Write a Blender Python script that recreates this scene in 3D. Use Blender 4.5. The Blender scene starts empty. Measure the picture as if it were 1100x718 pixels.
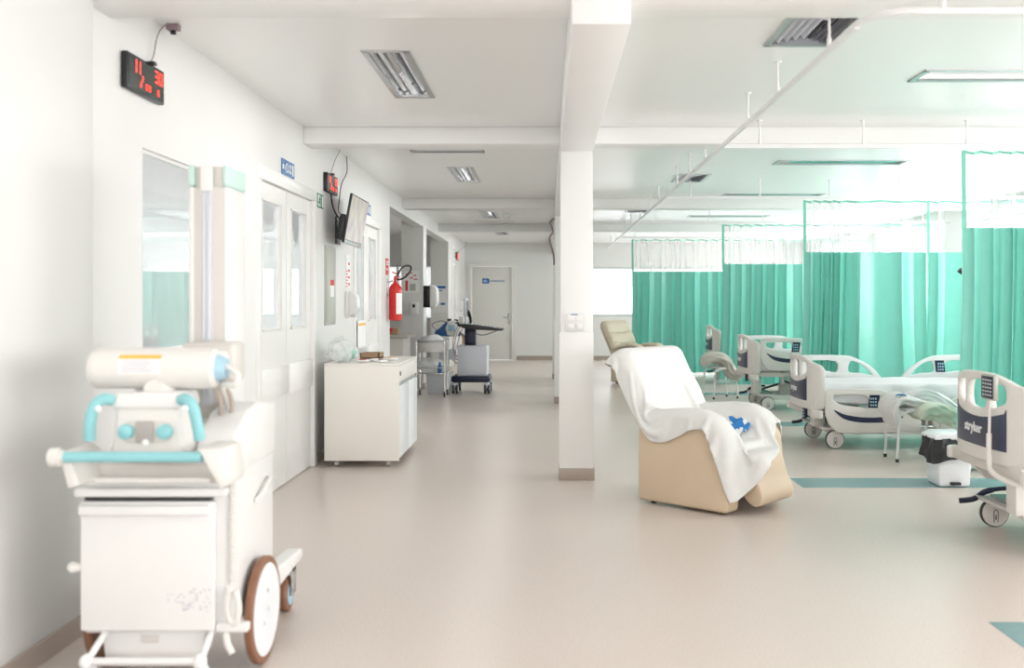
import bpy, bmesh, math, random
import numpy as np
from mathutils import Vector, Matrix
random.seed(7)
PI = math.pi
scene = bpy.context.scene
COL = scene.collection
R = math.radians

# ------------------------------------------------------------------ materials
def mat(name, rgb, rough=0.5, metal=0.0, var=0.03, scale=8.0, bump=0.0, bscale=60.0, spec=0.5,
        emit=None, estr=0.0, coat=0.0):
    m = bpy.data.materials.new(name); m.use_nodes = True
    nt = m.node_tree; b = nt.nodes['Principled BSDF']
    b.inputs['Roughness'].default_value = rough
    b.inputs['Metallic'].default_value = metal
    b.inputs['Specular IOR Level'].default_value = spec
    b.inputs['Coat Weight'].default_value = coat
    tc = nt.nodes.new('ShaderNodeTexCoord')
    n = nt.nodes.new('ShaderNodeTexNoise'); n.inputs['Scale'].default_value = scale
    n.inputs['Detail'].default_value = 4
    nt.links.new(tc.outputs['Object'], n.inputs['Vector'])
    r = nt.nodes.new('ShaderNodeValToRGB')
    r.color_ramp.elements[0].position = 0.3; r.color_ramp.elements[1].position = 0.7
    r.color_ramp.elements[0].color = tuple(max(0, c*(1-var)) for c in rgb)+(1,)
    r.color_ramp.elements[1].color = tuple(min(1, c*(1+var)) for c in rgb)+(1,)
    nt.links.new(n.outputs['Fac'], r.inputs['Fac'])
    nt.links.new(r.outputs['Color'], b.inputs['Base Color'])
    if bump > 0:
        n2 = nt.nodes.new('ShaderNodeTexNoise'); n2.inputs['Scale'].default_value = bscale
        n2.inputs['Detail'].default_value = 3
        nt.links.new(tc.outputs['Object'], n2.inputs['Vector'])
        bp = nt.nodes.new('ShaderNodeBump'); bp.inputs['Strength'].default_value = bump
        bp.inputs['Distance'].default_value = 0.01
        nt.links.new(n2.outputs['Fac'], bp.inputs['Height'])
        nt.links.new(bp.outputs['Normal'], b.inputs['Normal'])
    if emit:
        b.inputs['Emission Color'].default_value = tuple(emit)+(1,)
        b.inputs['Emission Strength'].default_value = estr
    return m

def s2l(r, g, b):
    f = lambda c: (c/255/12.92) if c/255 <= .04045 else ((c/255+.055)/1.055)**2.4
    return (f(r), f(g), f(b))

def cloth_mat(name, rgb, trans=0.3, clear=0.0, bump=0.15, bscale=300, rough=.85, spec=.2):
    m = mat(name, rgb, rough, bump=bump, bscale=bscale, spec=spec)
    nt = m.node_tree; b = nt.nodes['Principled BSDF']; out = nt.nodes['Material Output']
    t = nt.nodes.new('ShaderNodeBsdfTranslucent'); t.inputs['Color'].default_value = rgb+(1,)
    mx = nt.nodes.new('ShaderNodeMixShader'); mx.inputs[0].default_value = trans
    nt.links.new(b.outputs[0], mx.inputs[1]); nt.links.new(t.outputs[0], mx.inputs[2])
    last = mx
    if clear > 0:
        tr = nt.nodes.new('ShaderNodeBsdfTransparent')
        m2 = nt.nodes.new('ShaderNodeMixShader'); m2.inputs[0].default_value = clear
        if name == 'white_curtain_net':      # threads overlap when the weave is seen at a slant
            lw = nt.nodes.new('ShaderNodeLayerWeight'); lw.inputs['Blend'].default_value = .5
            mr = nt.nodes.new('ShaderNodeMapRange'); mr.inputs[3].default_value = .78; mr.inputs[4].default_value = .15
            nt.links.new(lw.outputs['Facing'], mr.inputs[0]); nt.links.new(mr.outputs[0], m2.inputs[0])
        nt.links.new(mx.outputs[0], m2.inputs[1]); nt.links.new(tr.outputs[0], m2.inputs[2])
        last = m2
    nt.links.new(last.outputs[0], out.inputs['Surface'])
    return m

def glass_mat(name, tint=(1, 1, 1), clear=0.85, rough=0.02):
    m = bpy.data.materials.new(name); m.use_nodes = True
    nt = m.node_tree; nt.nodes.remove(nt.nodes['Principled BSDF']); out = nt.nodes['Material Output']
    tr = nt.nodes.new('ShaderNodeBsdfTransparent'); tr.inputs['Color'].default_value = tuple(tint)+(1,)
    gl = nt.nodes.new('ShaderNodeBsdfGlossy'); gl.inputs['Roughness'].default_value = rough
    mx = nt.nodes.new('ShaderNodeMixShader'); mx.inputs[0].default_value = clear
    nt.links.new(gl.outputs[0], mx.inputs[1]); nt.links.new(tr.outputs[0], mx.inputs[2])
    nt.links.new(mx.outputs[0], out.inputs['Surface'])
    return m

def reflecting_mat(name, rgb, refl):
    m = mat(name, rgb, 0.5)
    nt = m.node_tree; b = nt.nodes['Principled BSDF']; out = nt.nodes['Material Output']
    gl = nt.nodes.new('ShaderNodeBsdfGlossy'); gl.inputs['Roughness'].default_value = 0.01
    gl.inputs['Color'].default_value = (.92, .96, 1, 1)
    mx = nt.nodes.new('ShaderNodeMixShader'); mx.inputs[0].default_value = refl
    nt.links.new(b.outputs[0], mx.inputs[1]); nt.links.new(gl.outputs[0], mx.inputs[2])
    nt.links.new(mx.outputs[0], out.inputs['Surface'])
    return m

M = {}
M['wall'] = mat('wall_paint', (.80, .797, .785), .45, var=.012, scale=1.5, bump=.03, bscale=180, spec=.35)
M['pillar'] = mat('pillar_paint', (.88, .88, .875), .4, var=.008, scale=2, bump=.02, bscale=180)
M['ceiling'] = mat('ceiling_paint', (.93, .93, .92), .28, var=.012, scale=.8, spec=.45)
M['beam'] = mat('beam_paint', (.92, .92, .91), .45, var=.01, scale=1)
M['endwall'] = mat('end_wall_paint', (.78, .775, .75), .5, var=.012, scale=1)
M['trimw'] = mat('white_lacquer', (.88, .875, .86), .3, var=.01)
M['door'] = mat('door_laminate', (.86, .855, .84), .3, var=.01)
M['enddoor'] = mat('grey_beige_door_laminate', (.76, .745, .71), .35, var=.01)
M['floor_tmp'] = None
M['base'] = mat('taupe_skirting', s2l(172, 158, 147), .35, var=.03, scale=20)
M['strip'] = mat('teal_vinyl_strip', s2l(122, 160, 162), .25, var=.04, scale=30)
M['mirrorglass'] = reflecting_mat('reflecting_pane', (.78, .81, .84), .5)
M['glass'] = glass_mat('clear_glass', (1, 1, 1), .93)
M['frost'] = cloth_mat('frosted_pane', (.95, .96, .96), .75, .35, 0)
M['alu'] = mat('brushed_aluminium', (.62, .63, .64), .3, 1.0, .04, 30)
M['steel'] = mat('polished_steel', (.62, .61, .60), .18, 1.0, .05, 20)
M['chromer'] = mat('mirror_reflector', (.75, .76, .78), .07, 1.0, .04, 4)
M['tubelamp'] = mat('lamp_tube_glass', (.85, .87, .9), .2, var=.01)
M['dark'] = mat('dark_recess', (.03, .03, .032), .7)
M['black'] = mat('black_plastic', (.012, .013, .015), .35, var=.1)
M['rubber'] = mat('dark_rubber', (.03, .03, .032), .6, var=.1)
M['navy'] = mat('navy_panel', s2l(48, 56, 82), .3, var=.04)
M['navyd'] = mat('dark_navy_plastic', s2l(16, 28, 58), .4, var=.06)
M['bed'] = mat('warm_grey_bed_plastic', s2l(229, 225, 220), .32, var=.012)
M['bedm'] = mat('bed_frame_enamel', s2l(216, 211, 204), .35, var=.02)
M['bedw'] = mat('white_rail_plastic', s2l(232, 232, 232), .3, var=.01)
M['sheet'] = cloth_mat('white_bed_linen', (.86, .87, .89), .1, 0, .1, 200)
M['towel'] = cloth_mat('cream_terry_cloth', (.83, .83, .81), .06, 0, .25, 500)
M['green_towel'] = cloth_mat('pale_green_towel', s2l(222, 232, 214), .05, 0, .5, 220)
M['grey_blanket'] = cloth_mat('grey_woollen_blanket', s2l(208, 206, 196), .05, 0, .4, 200)
M['leather'] = mat('beige_leatherette', s2l(208, 188, 162), .42, var=.03, scale=5, bump=.06, bscale=220, spec=.4)
M['leather2'] = mat('cream_beige_leatherette', s2l(222, 208, 186), .36, var=.03, scale=5, bump=.06, bscale=220, spec=.5)
M['seam'] = mat('brown_seam_piping', s2l(150, 128, 104), .5)
M['curtain'] = cloth_mat('mint_green_curtain', s2l(124, 206, 190), .2, 0, 0, 200, .36, .9)
M['hem'] = cloth_mat('green_hem_tape', s2l(140, 210, 192), .2, 0, .03, 200)
M['net'] = cloth_mat('white_curtain_net', (.80, .82, .83), .35, .62, 0)
M['rail'] = mat('white_rail_enamel', (.86, .86, .86), .3, var=.01)
M['cream'] = mat('cream_enamel', s2l(236, 235, 234), .35, var=.015, scale=4)
M['cream2'] = mat('ivory_plastic', s2l(232, 229, 225), .4, var=.02, scale=4)
M['greige'] = mat('grey_beige_plastic', s2l(218, 213, 208), .4, var=.02)
M['teal'] = mat('teal_rubber_grip', s2l(146, 206, 212), .4, var=.03, scale=20)
M['mint'] = mat('mint_plastic_cap', s2l(204, 232, 224), .4, var=.02)
M['orange'] = mat('orange_label', s2l(250, 190, 80), .5)
M['paper'] = mat('white_paper', (.9, .9, .9), .7, var=.02, scale=30)
M['print'] = mat('grey_violet_print', s2l(190, 187, 202), .7)
M['brownr'] = mat('brown_rubber_tyre', s2l(142, 100, 76), .55, var=.08, scale=25)
M['whiteenamel'] = mat('white_enamel_disc', (.86, .89, .93), .3, var=.01)
M['cab'] = mat('white_melamine', s2l(240, 236, 230), .35, var=.012, scale=3)
M['cabdoor'] = mat('glossy_white_door', (.88, .9, .93), .25, var=.01)
M['red'] = mat('red_cylinder_enamel', s2l(205, 30, 26), .3, var=.03)
M['redp'] = mat('red_print', s2l(215, 50, 45), .5)
M['green'] = mat('green_sign_print', s2l(30, 120, 80), .5)
M['blue'] = mat('blue_sign_plate', s2l(70, 120, 175), .4)
M['blue2'] = mat('blue_paint_print', s2l(30, 110, 180), .4)
M['card'] = mat('brown_cardboard', s2l(170, 138, 108), .8, var=.06, scale=30)
M['led'] = mat('red_led', (1, .05, .03), .4, emit=(1, .06, .03), estr=1.6)
M['plasticbag'] = cloth_mat('milky_plastic_film', (.92, .94, .94), .3, .35, .2, 30)
M['silver'] = mat('silver_grey_casing', s2l(217, 220, 228), .3, var=.015)
M['screen'] = None
M['lightblue'] = mat('pale_blue_plastic', s2l(170, 205, 225), .4)
M['medblue'] = mat('medical_blue_plastic', s2l(50, 105, 165), .4)
M['cable'] = mat('mauve_cable', s2l(150, 130, 135), .5)
M['greypanel'] = mat('grey_steel_panel', s2l(188, 190, 182), .35, var=.015)
M['yellow'] = mat('ochre_tubing', s2l(205, 175, 125), .5)

def floor_material():
    m = bpy.data.materials.new('speckled_beige_vinyl'); m.use_nodes = True
    nt = m.node_tree; b = nt.nodes['Principled BSDF']
    tc = nt.nodes.new('ShaderNodeTexCoord')
    def noise(s, d):
        n = nt.nodes.new('ShaderNodeTexNoise'); n.inputs['Scale'].default_value = s
        n.inputs['Detail'].default_value = d; nt.links.new(tc.outputs['Object'], n.inputs['Vector']); return n
    n1 = noise(90, 2); n2 = noise(.4, 1); n3 = noise(2.2, 4)
    r = nt.nodes.new('ShaderNodeValToRGB')
    r.color_ramp.elements[0].position = .35; r.color_ramp.elements[1].position = .62
    r.color_ramp.elements[0].color = s2l(208, 196, 187)+(1,); r.color_ramp.elements[1].color = s2l(217, 206, 198)+(1,)
    nt.links.new(n1.outputs['Fac'], r.inputs['Fac'])
    r2 = nt.nodes.new('ShaderNodeValToRGB')
    r2.color_ramp.elements[0].position = .3; r2.color_ramp.elements[1].position = .7
    r2.color_ramp.elements[0].color = (.985, .985, .985, 1); r2.color_ramp.elements[1].color = (1.0, 1.0, 1.0, 1)
    nt.links.new(n2.outputs['Fac'], r2.inputs['Fac'])
    mx = nt.nodes.new('ShaderNodeMix'); mx.data_type = 'RGBA'; mx.blend_type = 'MULTIPLY'
    mx.inputs[0].default_value = 1
    nt.links.new(r.outputs['Color'], mx.inputs[6]); nt.links.new(r2.outputs['Color'], mx.inputs[7])
    nt.links.new(mx.outputs[2], b.inputs['Base Color'])
    mr = nt.nodes.new('ShaderNodeMapRange'); mr.inputs[3].default_value = .24; mr.inputs[4].default_value = .32
    b.inputs['Roughness'].default_value = .31
    b.inputs['Specular IOR Level'].default_value = .5
    return m
M['floor'] = floor_material()

def screen_material():
    m = bpy.data.materials.new('pastel_television_picture'); m.use_nodes = True
    nt = m.node_tree; b = nt.nodes['Principled BSDF']
    tc = nt.nodes.new('ShaderNodeTexCoord')
    n = nt.nodes.new('ShaderNodeTexNoise'); n.inputs['Scale'].default_value = 7; n.inputs['Detail'].default_value = 3
    nt.links.new(tc.outputs['Object'], n.inputs['Vector'])
    r = nt.nodes.new('ShaderNodeValToRGB')
    r.color_ramp.elements[0].position = .35; r.color_ramp.elements[1].position = .65
    r.color_ramp.elements[0].color = s2l(176, 162, 172)+(1,); r.color_ramp.elements[1].color = s2l(196, 190, 172)+(1,)
    nt.links.new(n.outputs['Fac'], r.inputs['Fac'])
    nt.links.new(r.outputs['Color'], b.inputs['Base Color'])
    nt.links.new(r.outputs['Color'], b.inputs['Emission Color']); b.inputs['Emission Strength'].default_value = .12
    b.inputs['Roughness'].default_value = .25
    return m
M['screen'] = screen_material()

# ------------------------------------------------------------------ mesh builder
class MB:
    def __init__(s): s.bm = bmesh.new(); s.T = Matrix.Identity(4)
    def _add(s, verts, faces):
        vs = [s.bm.verts.new(s.T @ Vector(v)) for v in verts]
        for f in faces:
            try: s.bm.faces.new([vs[i] for i in f])
            except ValueError: pass
        return vs
    def box(s, x0, x1, y0, y1, z0, z1, bev=0.0, seg=2):
        b = bmesh.new()
        r = bmesh.ops.create_cube(b, size=1)
        for v in b.verts:
            v.co = Vector((x0+(v.co.x+.5)*(x1-x0), y0+(v.co.y+.5)*(y1-y0), z0+(v.co.z+.5)*(z1-z0)))
        if bev > 0:
            bmesh.ops.bevel(b, geom=b.edges[:], offset=bev, segments=seg, profile=.5, affect='EDGES')
        s.merge(b); return s
    def merge(s, b, T=None):
        T = s.T @ (T or Matrix.Identity(4))
        b.verts.index_update()
        vs = [s.bm.verts.new(T @ v.co) for v in b.verts]
        for f in b.faces:
            try: s.bm.faces.new([vs[v.index] for v in f.verts])
            except ValueError: pass
        b.free()
    def cyl(s, p0, p1, r, r1=None, n=20, cap=True):
        p0 = Vector(p0); p1 = Vector(p1); r1 = r if r1 is None else r1
        d = (p1-p0).normalized(); a = d.orthogonal().normalized(); c = d.cross(a)
        vs = []
        for p, rr in ((p0, r), (p1, r1)):
            for i in range(n):
                t = 2*PI*i/n; vs.append(p+a*math.cos(t)*rr+c*math.sin(t)*rr)
        fs = [(i, (i+1) % n, n+(i+1) % n, n+i) for i in range(n)]
        if cap: fs += [tuple(range(n))[::-1], tuple(range(n, 2*n))]
        s._add(vs, fs); return s
    def tube(s, pts, r, n=10, closed=False, rad=None):
        pts = [Vector(p) for p in pts]; m = len(pts); vs = []; prev = None
        for i, p in enumerate(pts):
            if closed: d = pts[(i+1) % m]-pts[i-1]
            else: d = pts[min(i+1, m-1)]-pts[max(i-1, 0)]
            d.normalize()
            if prev is None: a = d.orthogonal().normalized()
            else:
                a = prev-d*prev.dot(d); a = a.normalized() if a.length > 1e-6 else d.orthogonal().normalized()
            prev = a; c = d.cross(a); rr = rad[i] if rad else r
            for k in range(n):
                t = 2*PI*k/n; vs.append(p+a*math.cos(t)*rr+c*math.sin(t)*rr)
        fs = []
        for i in range(m if closed else m-1):
            j = (i+1) % m
            for k in range(n):
                fs.append((i*n+k, i*n+(k+1) % n, j*n+(k+1) % n, j*n+k))
        if not closed: fs += [tuple(range(n))[::-1], tuple(range((m-1)*n, m*n))]
        s._add(vs, fs); return s
    def lathe(s, prof, o=(0, 0, 0), n=28, axis='z'):
        o = Vector(o); vs = []
        for r, h in prof:
            for k in range(n):
                t = 2*PI*k/n; a, b = r*math.cos(t), r*math.sin(t)
                vs.append(o+Vector({'z': (a, b, h), 'x': (h, a, b), 'y': (b, h, a)}[axis]))
        m = len(prof)
        fs = [(i*n+k, i*n+(k+1) % n, (i+1)*n+(k+1) % n, (i+1)*n+k) for i in range(m-1) for k in range(n)]
        fs += [tuple(range(n))[::-1], tuple(range((m-1)*n, m*n))]
        s._add(vs, fs); return s
    def prism(s, poly, axis, a0, a1, bev=0.0, seg=2):
        """poly in the two other axes; axis x -> (y,z), y -> (x,z), z -> (x,y)"""
        b = bmesh.new()
        mk = {'x': lambda p, a: (a, p[0], p[1]), 'y': lambda p, a: (p[0], a, p[1]), 'z': lambda p, a: (p[0], p[1], a)}[axis]
        v0 = [b.verts.new(mk(p, a0)) for p in poly]; v1 = [b.verts.new(mk(p, a1)) for p in poly]
        n = len(poly); b.faces.new(v0); b.faces.new(v1[::-1])
        for i in range(n): b.faces.new((v0[i], v1[i], v1[(i+1) % n], v0[(i+1) % n]))
        bmesh.ops.recalc_face_normals(b, faces=b.faces[:])
        if bev > 0: bmesh.ops.bevel(b, geom=b.edges[:], offset=bev, segments=seg, profile=.5, affect='EDGES')
        s.merge(b); return s
    def grid(s, P, closed_u=False):
        nv = len(P); nu = len(P[0]); vs = [p for row in P for p in row]
        fs = []
        for i in range(nv-1):
            for j in range(nu if closed_u else nu-1):
                k = (j+1) % nu
                fs.append((i*nu+j, i*nu+k, (i+1)*nu+k, (i+1)*nu+j))
        s._add(vs, fs); return s
    def ball(s, c, r, sc=(1, 1, 1), sub=3, fn=None):
        b = bmesh.new(); bmesh.ops.create_icosphere(b, subdivisions=sub, radius=1)
        for v in b.verts:
            k = fn(v.co) if fn else 1
            v.co = Vector((c[0]+v.co.x*r*sc[0]*k, c[1]+v.co.y*r*sc[1]*k, c[2]+v.co.z*r*sc[2]*k))
        s.merge(b); return s
    def build(s, name, material, parent=None, angle=35, recalc=True):
        if recalc: bmesh.ops.recalc_face_normals(s.bm, faces=s.bm.faces[:])
        me = bpy.data.meshes.new(name); s.bm.to_mesh(me); s.bm.free()
        me.materials.append(material)
        me.polygons.foreach_set('use_smooth', [True]*len(me.polygons))
        me.set_sharp_from_angle(angle=R(angle)); me.update()
        o = bpy.data.objects.new(name, me); COL.objects.link(o)
        if parent: o.parent = parent
        return o

def tag(o, label=None, cat=None, group=None, kind=None):
    if label: o['label'] = label
    if cat: o['category'] = cat
    if group: o['group'] = group
    if kind: o['kind'] = kind
    return o
def thing(name, label, cat, loc=(0, 0, 0), rz=0, group=None):
    o = bpy.data.objects.new(name, None); COL.objects.link(o)
    o.location = loc; o.rotation_euler = (0, 0, rz); o.empty_display_size = .1
    return tag(o, label, cat, group)
def struct(o, label=None):
    o['kind'] = 'structure'
    if label: o['label'] = label
    return o
def copy_tree(o, parent=None):
    c = o.copy(); COL.objects.link(c); c.parent = parent
    for ch in list(o.children): copy_tree(ch, c)
    return c

def plate(outline, holes, th, bend=None, cuts=0, bev=.004):
    """2-D outline (u,v) with holes, thickness th along w, returns bmesh with co=(u,w,v) bent by bend(u,v)->w offset"""
    cu = bpy.data.curves.new('tmp', 'CURVE'); cu.dimensions = '2D'; cu.fill_mode = 'BOTH'
    for pl in [outline]+holes:
        sp = cu.splines.new('POLY'); sp.points.add(len(pl)-1)
        for i, p in enumerate(pl): sp.points[i].co = (p[0], p[1], 0, 1)
        sp.use_cyclic_u = True
    cu.extrude = max(th/2-bev, .0005); cu.bevel_depth = bev; cu.bevel_resolution = 1
    ob = bpy.data.objects.new('tmp', cu); COL.objects.link(ob)
    bpy.context.view_layer.update()
    me = bpy.data.meshes.new_from_object(ob.evaluated_get(bpy.context.evaluated_depsgraph_get()))
    b = bmesh.new(); b.from_mesh(me); bmesh.ops.remove_doubles(b, verts=b.verts[:], dist=1e-5)
    bpy.data.objects.remove(ob); bpy.data.curves.remove(cu); bpy.data.meshes.remove(me)
    if cuts:
        us = [p[0] for p in outline]; u0, u1 = min(us), max(us)
        for k in range(1, cuts):
            g = b.verts[:]+b.edges[:]+b.faces[:]
            bmesh.ops.bisect_plane(b, geom=g, plane_co=(u0+(u1-u0)*k/cuts, 0, 0), plane_no=(1, 0, 0), dist=1e-5)
    for v in b.verts:
        u, vv, w = v.co
        v.co = Vector((u, w+(bend(u, vv) if bend else 0), vv))
    return b

def text_bm(txt, size, th=.0015, align='CENTER', sx=1.0):
    cu = bpy.data.curves.new('tmp', 'FONT'); cu.body = txt; cu.size = size; cu.extrude = th
    cu.align_x = align; cu.align_y = 'CENTER'; cu.resolution_u = 2; cu.offset = size*.015
    ob = bpy.data.objects.new('tmp', cu); COL.objects.link(ob); bpy.context.view_layer.update()
    me = bpy.data.meshes.new_from_object(ob.evaluated_get(bpy.context.evaluated_depsgraph_get()))
    b = bmesh.new(); b.from_mesh(me)
    bpy.data.objects.remove(ob); bpy.data.curves.remove(cu); bpy.data.meshes.remove(me)
    for v in b.verts: v.co = Vector((v.co.x*sx, v.co.z, v.co.y))   # reads in x-z plane seen from -y
    return b

def arc(cx, cy, r, a0, a1, n=6, ry=None):
    ry = ry or r
    return [(cx+r*math.cos(R(a0+(a1-a0)*i/n)), cy+ry*math.sin(R(a0+(a1-a0)*i/n))) for i in range(n+1)]
def rrect(x0, x1, y0, y1, r, n=5):
    return arc(x1-r, y0+r, r, -90, 0, n)+arc(x1-r, y1-r, r, 0, 90, n)+arc(x0+r, y1-r, r, 90, 180, n)+arc(x0+r, y0+r, r, 180, 270, n)
def smooth(pts, n=6, closed=False):
    out = []; m = len(pts)
    for i in range(m if closed else m-1):
        g = lambda k: Vector(pts[k % m]) if closed else Vector(pts[min(max(k, 0), m-1)])
        p0, p1, p2, p3 = g(i-1), g(i), g(i+1), g(i+2)
        for k in range(n):
            t = k/n
            out.append(tuple(.5*((2*p1)+(p2-p0)*t+(2*p0-5*p1+4*p2-p3)*t*t+(3*p1-p0-3*p2+p3)*t**3)))
    if not closed: out.append(tuple(pts[-1]))
    return out
def vnoise(p, s=1.0, seed=0):
    x, y, z = p[0]*s+seed*3.1, p[1]*s-seed*1.7, p[2]*s+seed*.9
    return (math.sin(x*1.3+2.1*math.sin(y*.9+z*.5))+math.sin(y*1.7+1.9*math.sin(z*1.1+x*.4))+math.sin(z*1.5+1.7*math.sin(x*.8-y*.6)))/3
# ------------------------------------------------------------------ room shell
XL, XR, YB, YE, ZC = -1.93, 6.0, -3.5, 23.3, 2.74
def cells(us, vs, holes):
    us = sorted(set(us+[h[0] for h in holes]+[h[1] for h in holes])); vs = sorted(set(vs+[h[2] for h in holes]+[h[3] for h in holes]))
    for i in range(len(us)-1):
        # merge vertical runs
        run = None
        for j in range(len(vs)-1):
            cu, cv = (us[i]+us[i+1])/2, (vs[j]+vs[j+1])/2
            inside = any(h[0] < cu < h[1] and h[2] < cv < h[3] for h in holes)
            if not inside:
                run = (run[0], vs[j+1]) if run else (vs[j], vs[j+1])
            if (inside or j == len(vs)-2) and run:
                yield us[i], us[i+1], run[0], run[1]; run = None
def wall_x(name, x0, x1, y0, y1, z0, z1, holes, m):
    b = MB()
    for a in cells([y0, y1], [z0, z1], holes): b.box(x0, x1, a[0], a[1], a[2], a[3])
    return struct(b.build(name, m))
def wall_y(name, x0, x1, y0, y1, z0, z1, holes, m):
    b = MB()
    for a in cells([x0, x1], [z0, z1], holes): b.box(a[0], a[1], y0, y1, a[2], a[3])
    return struct(b.build(name, m))

fl = MB(); fl.box(-5.2, XR+.2, YB-.2, YE+.2, -.12, 0); struct(fl.build('floor', M['floor']), 'beige speckled vinyl floor')

LIGHTS_LONG = [(-1.02, -.77, 5.49, 6.73), (-1.02, -.77, 10.2, 11.45), (-1.03, -.78, 15.2, 16.45), (-1.03, -.78, 19.3, 20.5)]
LIGHTS_LAT = [(2.27, 3.55, 5.95, 6.25), (2.27, 3.55, 9.72, 10.02), (2.27, 3.55, 12.7, 13.0), (2.27, 3.55, 15.9, 16.2)]
VENTS = [(1.18, 1.53, 4.69, 5.37), (1.44, 1.76, 10.74, 11.44), (1.2, 1.52, 14.7, 15.3)]
SLOTS = [(-1.24, -.59, 9.1, 9.2), (-1.24, -.59, 16.95, 17.05)]
b = MB()
for a in cells([-5.2, XR+.2], [YB-.2, YE+.2], LIGHTS_LONG+LIGHTS_LAT+VENTS+SLOTS): b.box(a[0], a[1], a[2], a[3], ZC, ZC+.15)
struct(b.build('ceiling', M['ceiling']), 'white glossy painted ceiling')
b = MB(); b.box(-5.2, XR+.2, YB-.2, YE+.2, ZC+.15, ZC+.25); struct(b.build('ceiling', M['dark']))

WIN1 = (4.75, 6.05, 1.1, 2.09); D1 = (6.66, 8.2, 0, 2.2); D2 = (9.97, 11.42, 0, 2.2)
O1 = (12.2, 15.5, 0, 2.53); O2 = (15.9, 19.4, 0, 2.53); D3 = (20.1, 21.0, 0, 2.2)
wall_x('wall_left', XL-.16, XL, YB, YE, 0, ZC, [WIN1, D1, D2, O1, O2, D3], M['wall'])
# alcove behind the two openings
wall_x('wall_alcove', -5.2, -5.05, 11.6, 21, 0, ZC, [], M['endwall'])
wall_y('wall_alcove_south', -5.05, XL-.16, 11.6, 11.75, 0, ZC, [], M['endwall'])
wall_y('wall_alcove_north', -5.05, XL-.16, 20.5, 20.65, 0, ZC, [(-3.9, -2.28, 1.0, 2.12)], M['endwall'])
b = MB(); b.box(-2.27, XL-.16, 15.5, 15.9, 0, ZC); b.box(-2.27, XL-.16, 19.4, 19.8, 0, ZC)
struct(b.build('wall_alcove_piers', M['endwall']))
WE = (.98, 5.3, 1.03, 2.17); DE = (-1.8, -.79, 0, 2.22)
wall_y('wall_end', XL-.16, XR+.2, YE, YE+.16, 0, ZC, [WE, DE], M['wall'])
RW = [(-2.8, -.6, .9, 2.5), (.2, 3.4, .9, 2.5), (4.6, 7.2, .9, 2.5), (8.0, 10.8, .9, 2.5), (11.7, 14.4, .9, 2.5), (15.2, 17.9, .9, 2.5), (18.9, 22.2, .9, 2.5)]
wall_x('wall_right', XR, XR+.16, YB, YE, 0, ZC, RW, M['wall'])
BW = [(-1.6, 1.6, .6, 2.5), (2.2, 5.4, .6, 2.5)]
wall_y('wall_back', -5.2, XR+.2, YB-.16, YB, 0, ZC, BW, M['wall'])

def window(n, axis, a, hole, frame_m, pane_m, div=1, fw=.04):
    u0, u1, v0, v1 = hole
    mk = (lambda b, p, q, r, s, d0, d1: b.box(a+d0, a+d1, p, q, r, s, .003, 1)) if axis == 'x' else (lambda b, p, q, r, s, d0, d1: b.box(p, q, a+d0, a+d1, r, s, .003, 1))
    root = MB()
    mk(root, u0, u1, v0, v0+fw, -.03, .03); mk(root, u0, u1, v1-fw, v1, -.03, .03)
    for k in range(div+1):
        c = u0+fw/2+(u1-u0-fw)*k/div; mk(root, c-fw/2, c+fw/2, v0, v1, -.028, .028)
    o = struct(root.build('window_%d' % n, frame_m))
    p = MB(); mk(p, u0+.01, u1-.01, v0+.01, v1-.01, -.004, .004)
    p.build('pane', pane_m, o)
    return o
window(1, 'x', XL-.05, WIN1, M['trimw'], M['mirrorglass'], 1, .018)
wi = 2
window(wi, 'y', YE+.06, WE, M['alu'], M['frost'], 3); wi += 1
window(wi, 'y', 20.57, (-3.9, -2.28, 1.0, 2.12), M['alu'], M['frost'], 2); wi += 1
for h in RW: window(wi, 'x', XR+.08, h, M['alu'], M['glass'], 3); wi += 1
for h in BW: window(wi, 'y', YB-.08, h, M['alu'], M['glass'], 3); wi += 1

# wide double doors in the left wall
def double_door(n, hole, split, g1, g2):
    y0, y1, _, zt = hole
    f = MB()
    f.box(XL-.1, XL+.018, y0-.075, y0+.02, 0, zt-.016, .004); f.box(XL-.1, XL+.018, y1-.02, y1+.075, 0, zt-.016, .004)
    f.box(XL-.1, XL+.018, y0-.075, y1+.075, zt-.015, zt+.075, .004)
    d = struct(f.build('door_%d' % n, M['trimw']))
    for (a, c, g) in ((y0+.025, split-.004, g1), (split+.004, y1-.025, g2)):
        L = MB()
        for cc in cells([a, c], [.01, zt-.02], [(g[0], g[1], 1.16, 2.05)]): L.box(XL-.055, XL-.015, cc[0], cc[1], cc[2], cc[3])
        leaf = L.build('door_leaf', M['door'], d)
        p = MB(); p.box(XL-.042, XL-.036, g[0], g[1], 1.16, 2.05); p.build('pane', M['mirrorglass'], leaf)
        p = MB()
        for (q, r, s, t) in ((g[0]-.012, g[0], 1.15, 2.06), (g[1], g[1]+.012, 1.15, 2.06), (g[0]-.012, g[1]+.012, 1.148, 1.16), (g[0]-.012, g[1]+.012, 2.05, 2.062)):
            p.box(XL-.016, XL-.006, q, r, s, t)
        p.build('glazing_bead', M['cream2'], leaf)
        p = MB(); p.box(XL-.016, XL+.006, a+.03, c-.02, .67, .89, .003); p.build('push_plate', M['trimw'], leaf)
    return d
double_door(1, D1, 7.42, (6.78, 7.26), (7.56, 7.99))
double_door(2, D2, 10.7, (10.1, 10.52), (10.85, 11.25))
f = MB(); f.box(XL-.1, XL+.018, 20.03, 20.12, 0, 2.179, .004); f.box(XL-.1, XL+.018, 20.98, 21.07, 0, 2.179, .004); f.box(XL-.1, XL+.018, 20.03, 21.07, 2.18, 2.27, .004)
d3 = struct(f.build('door_3', M['trimw']))
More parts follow.
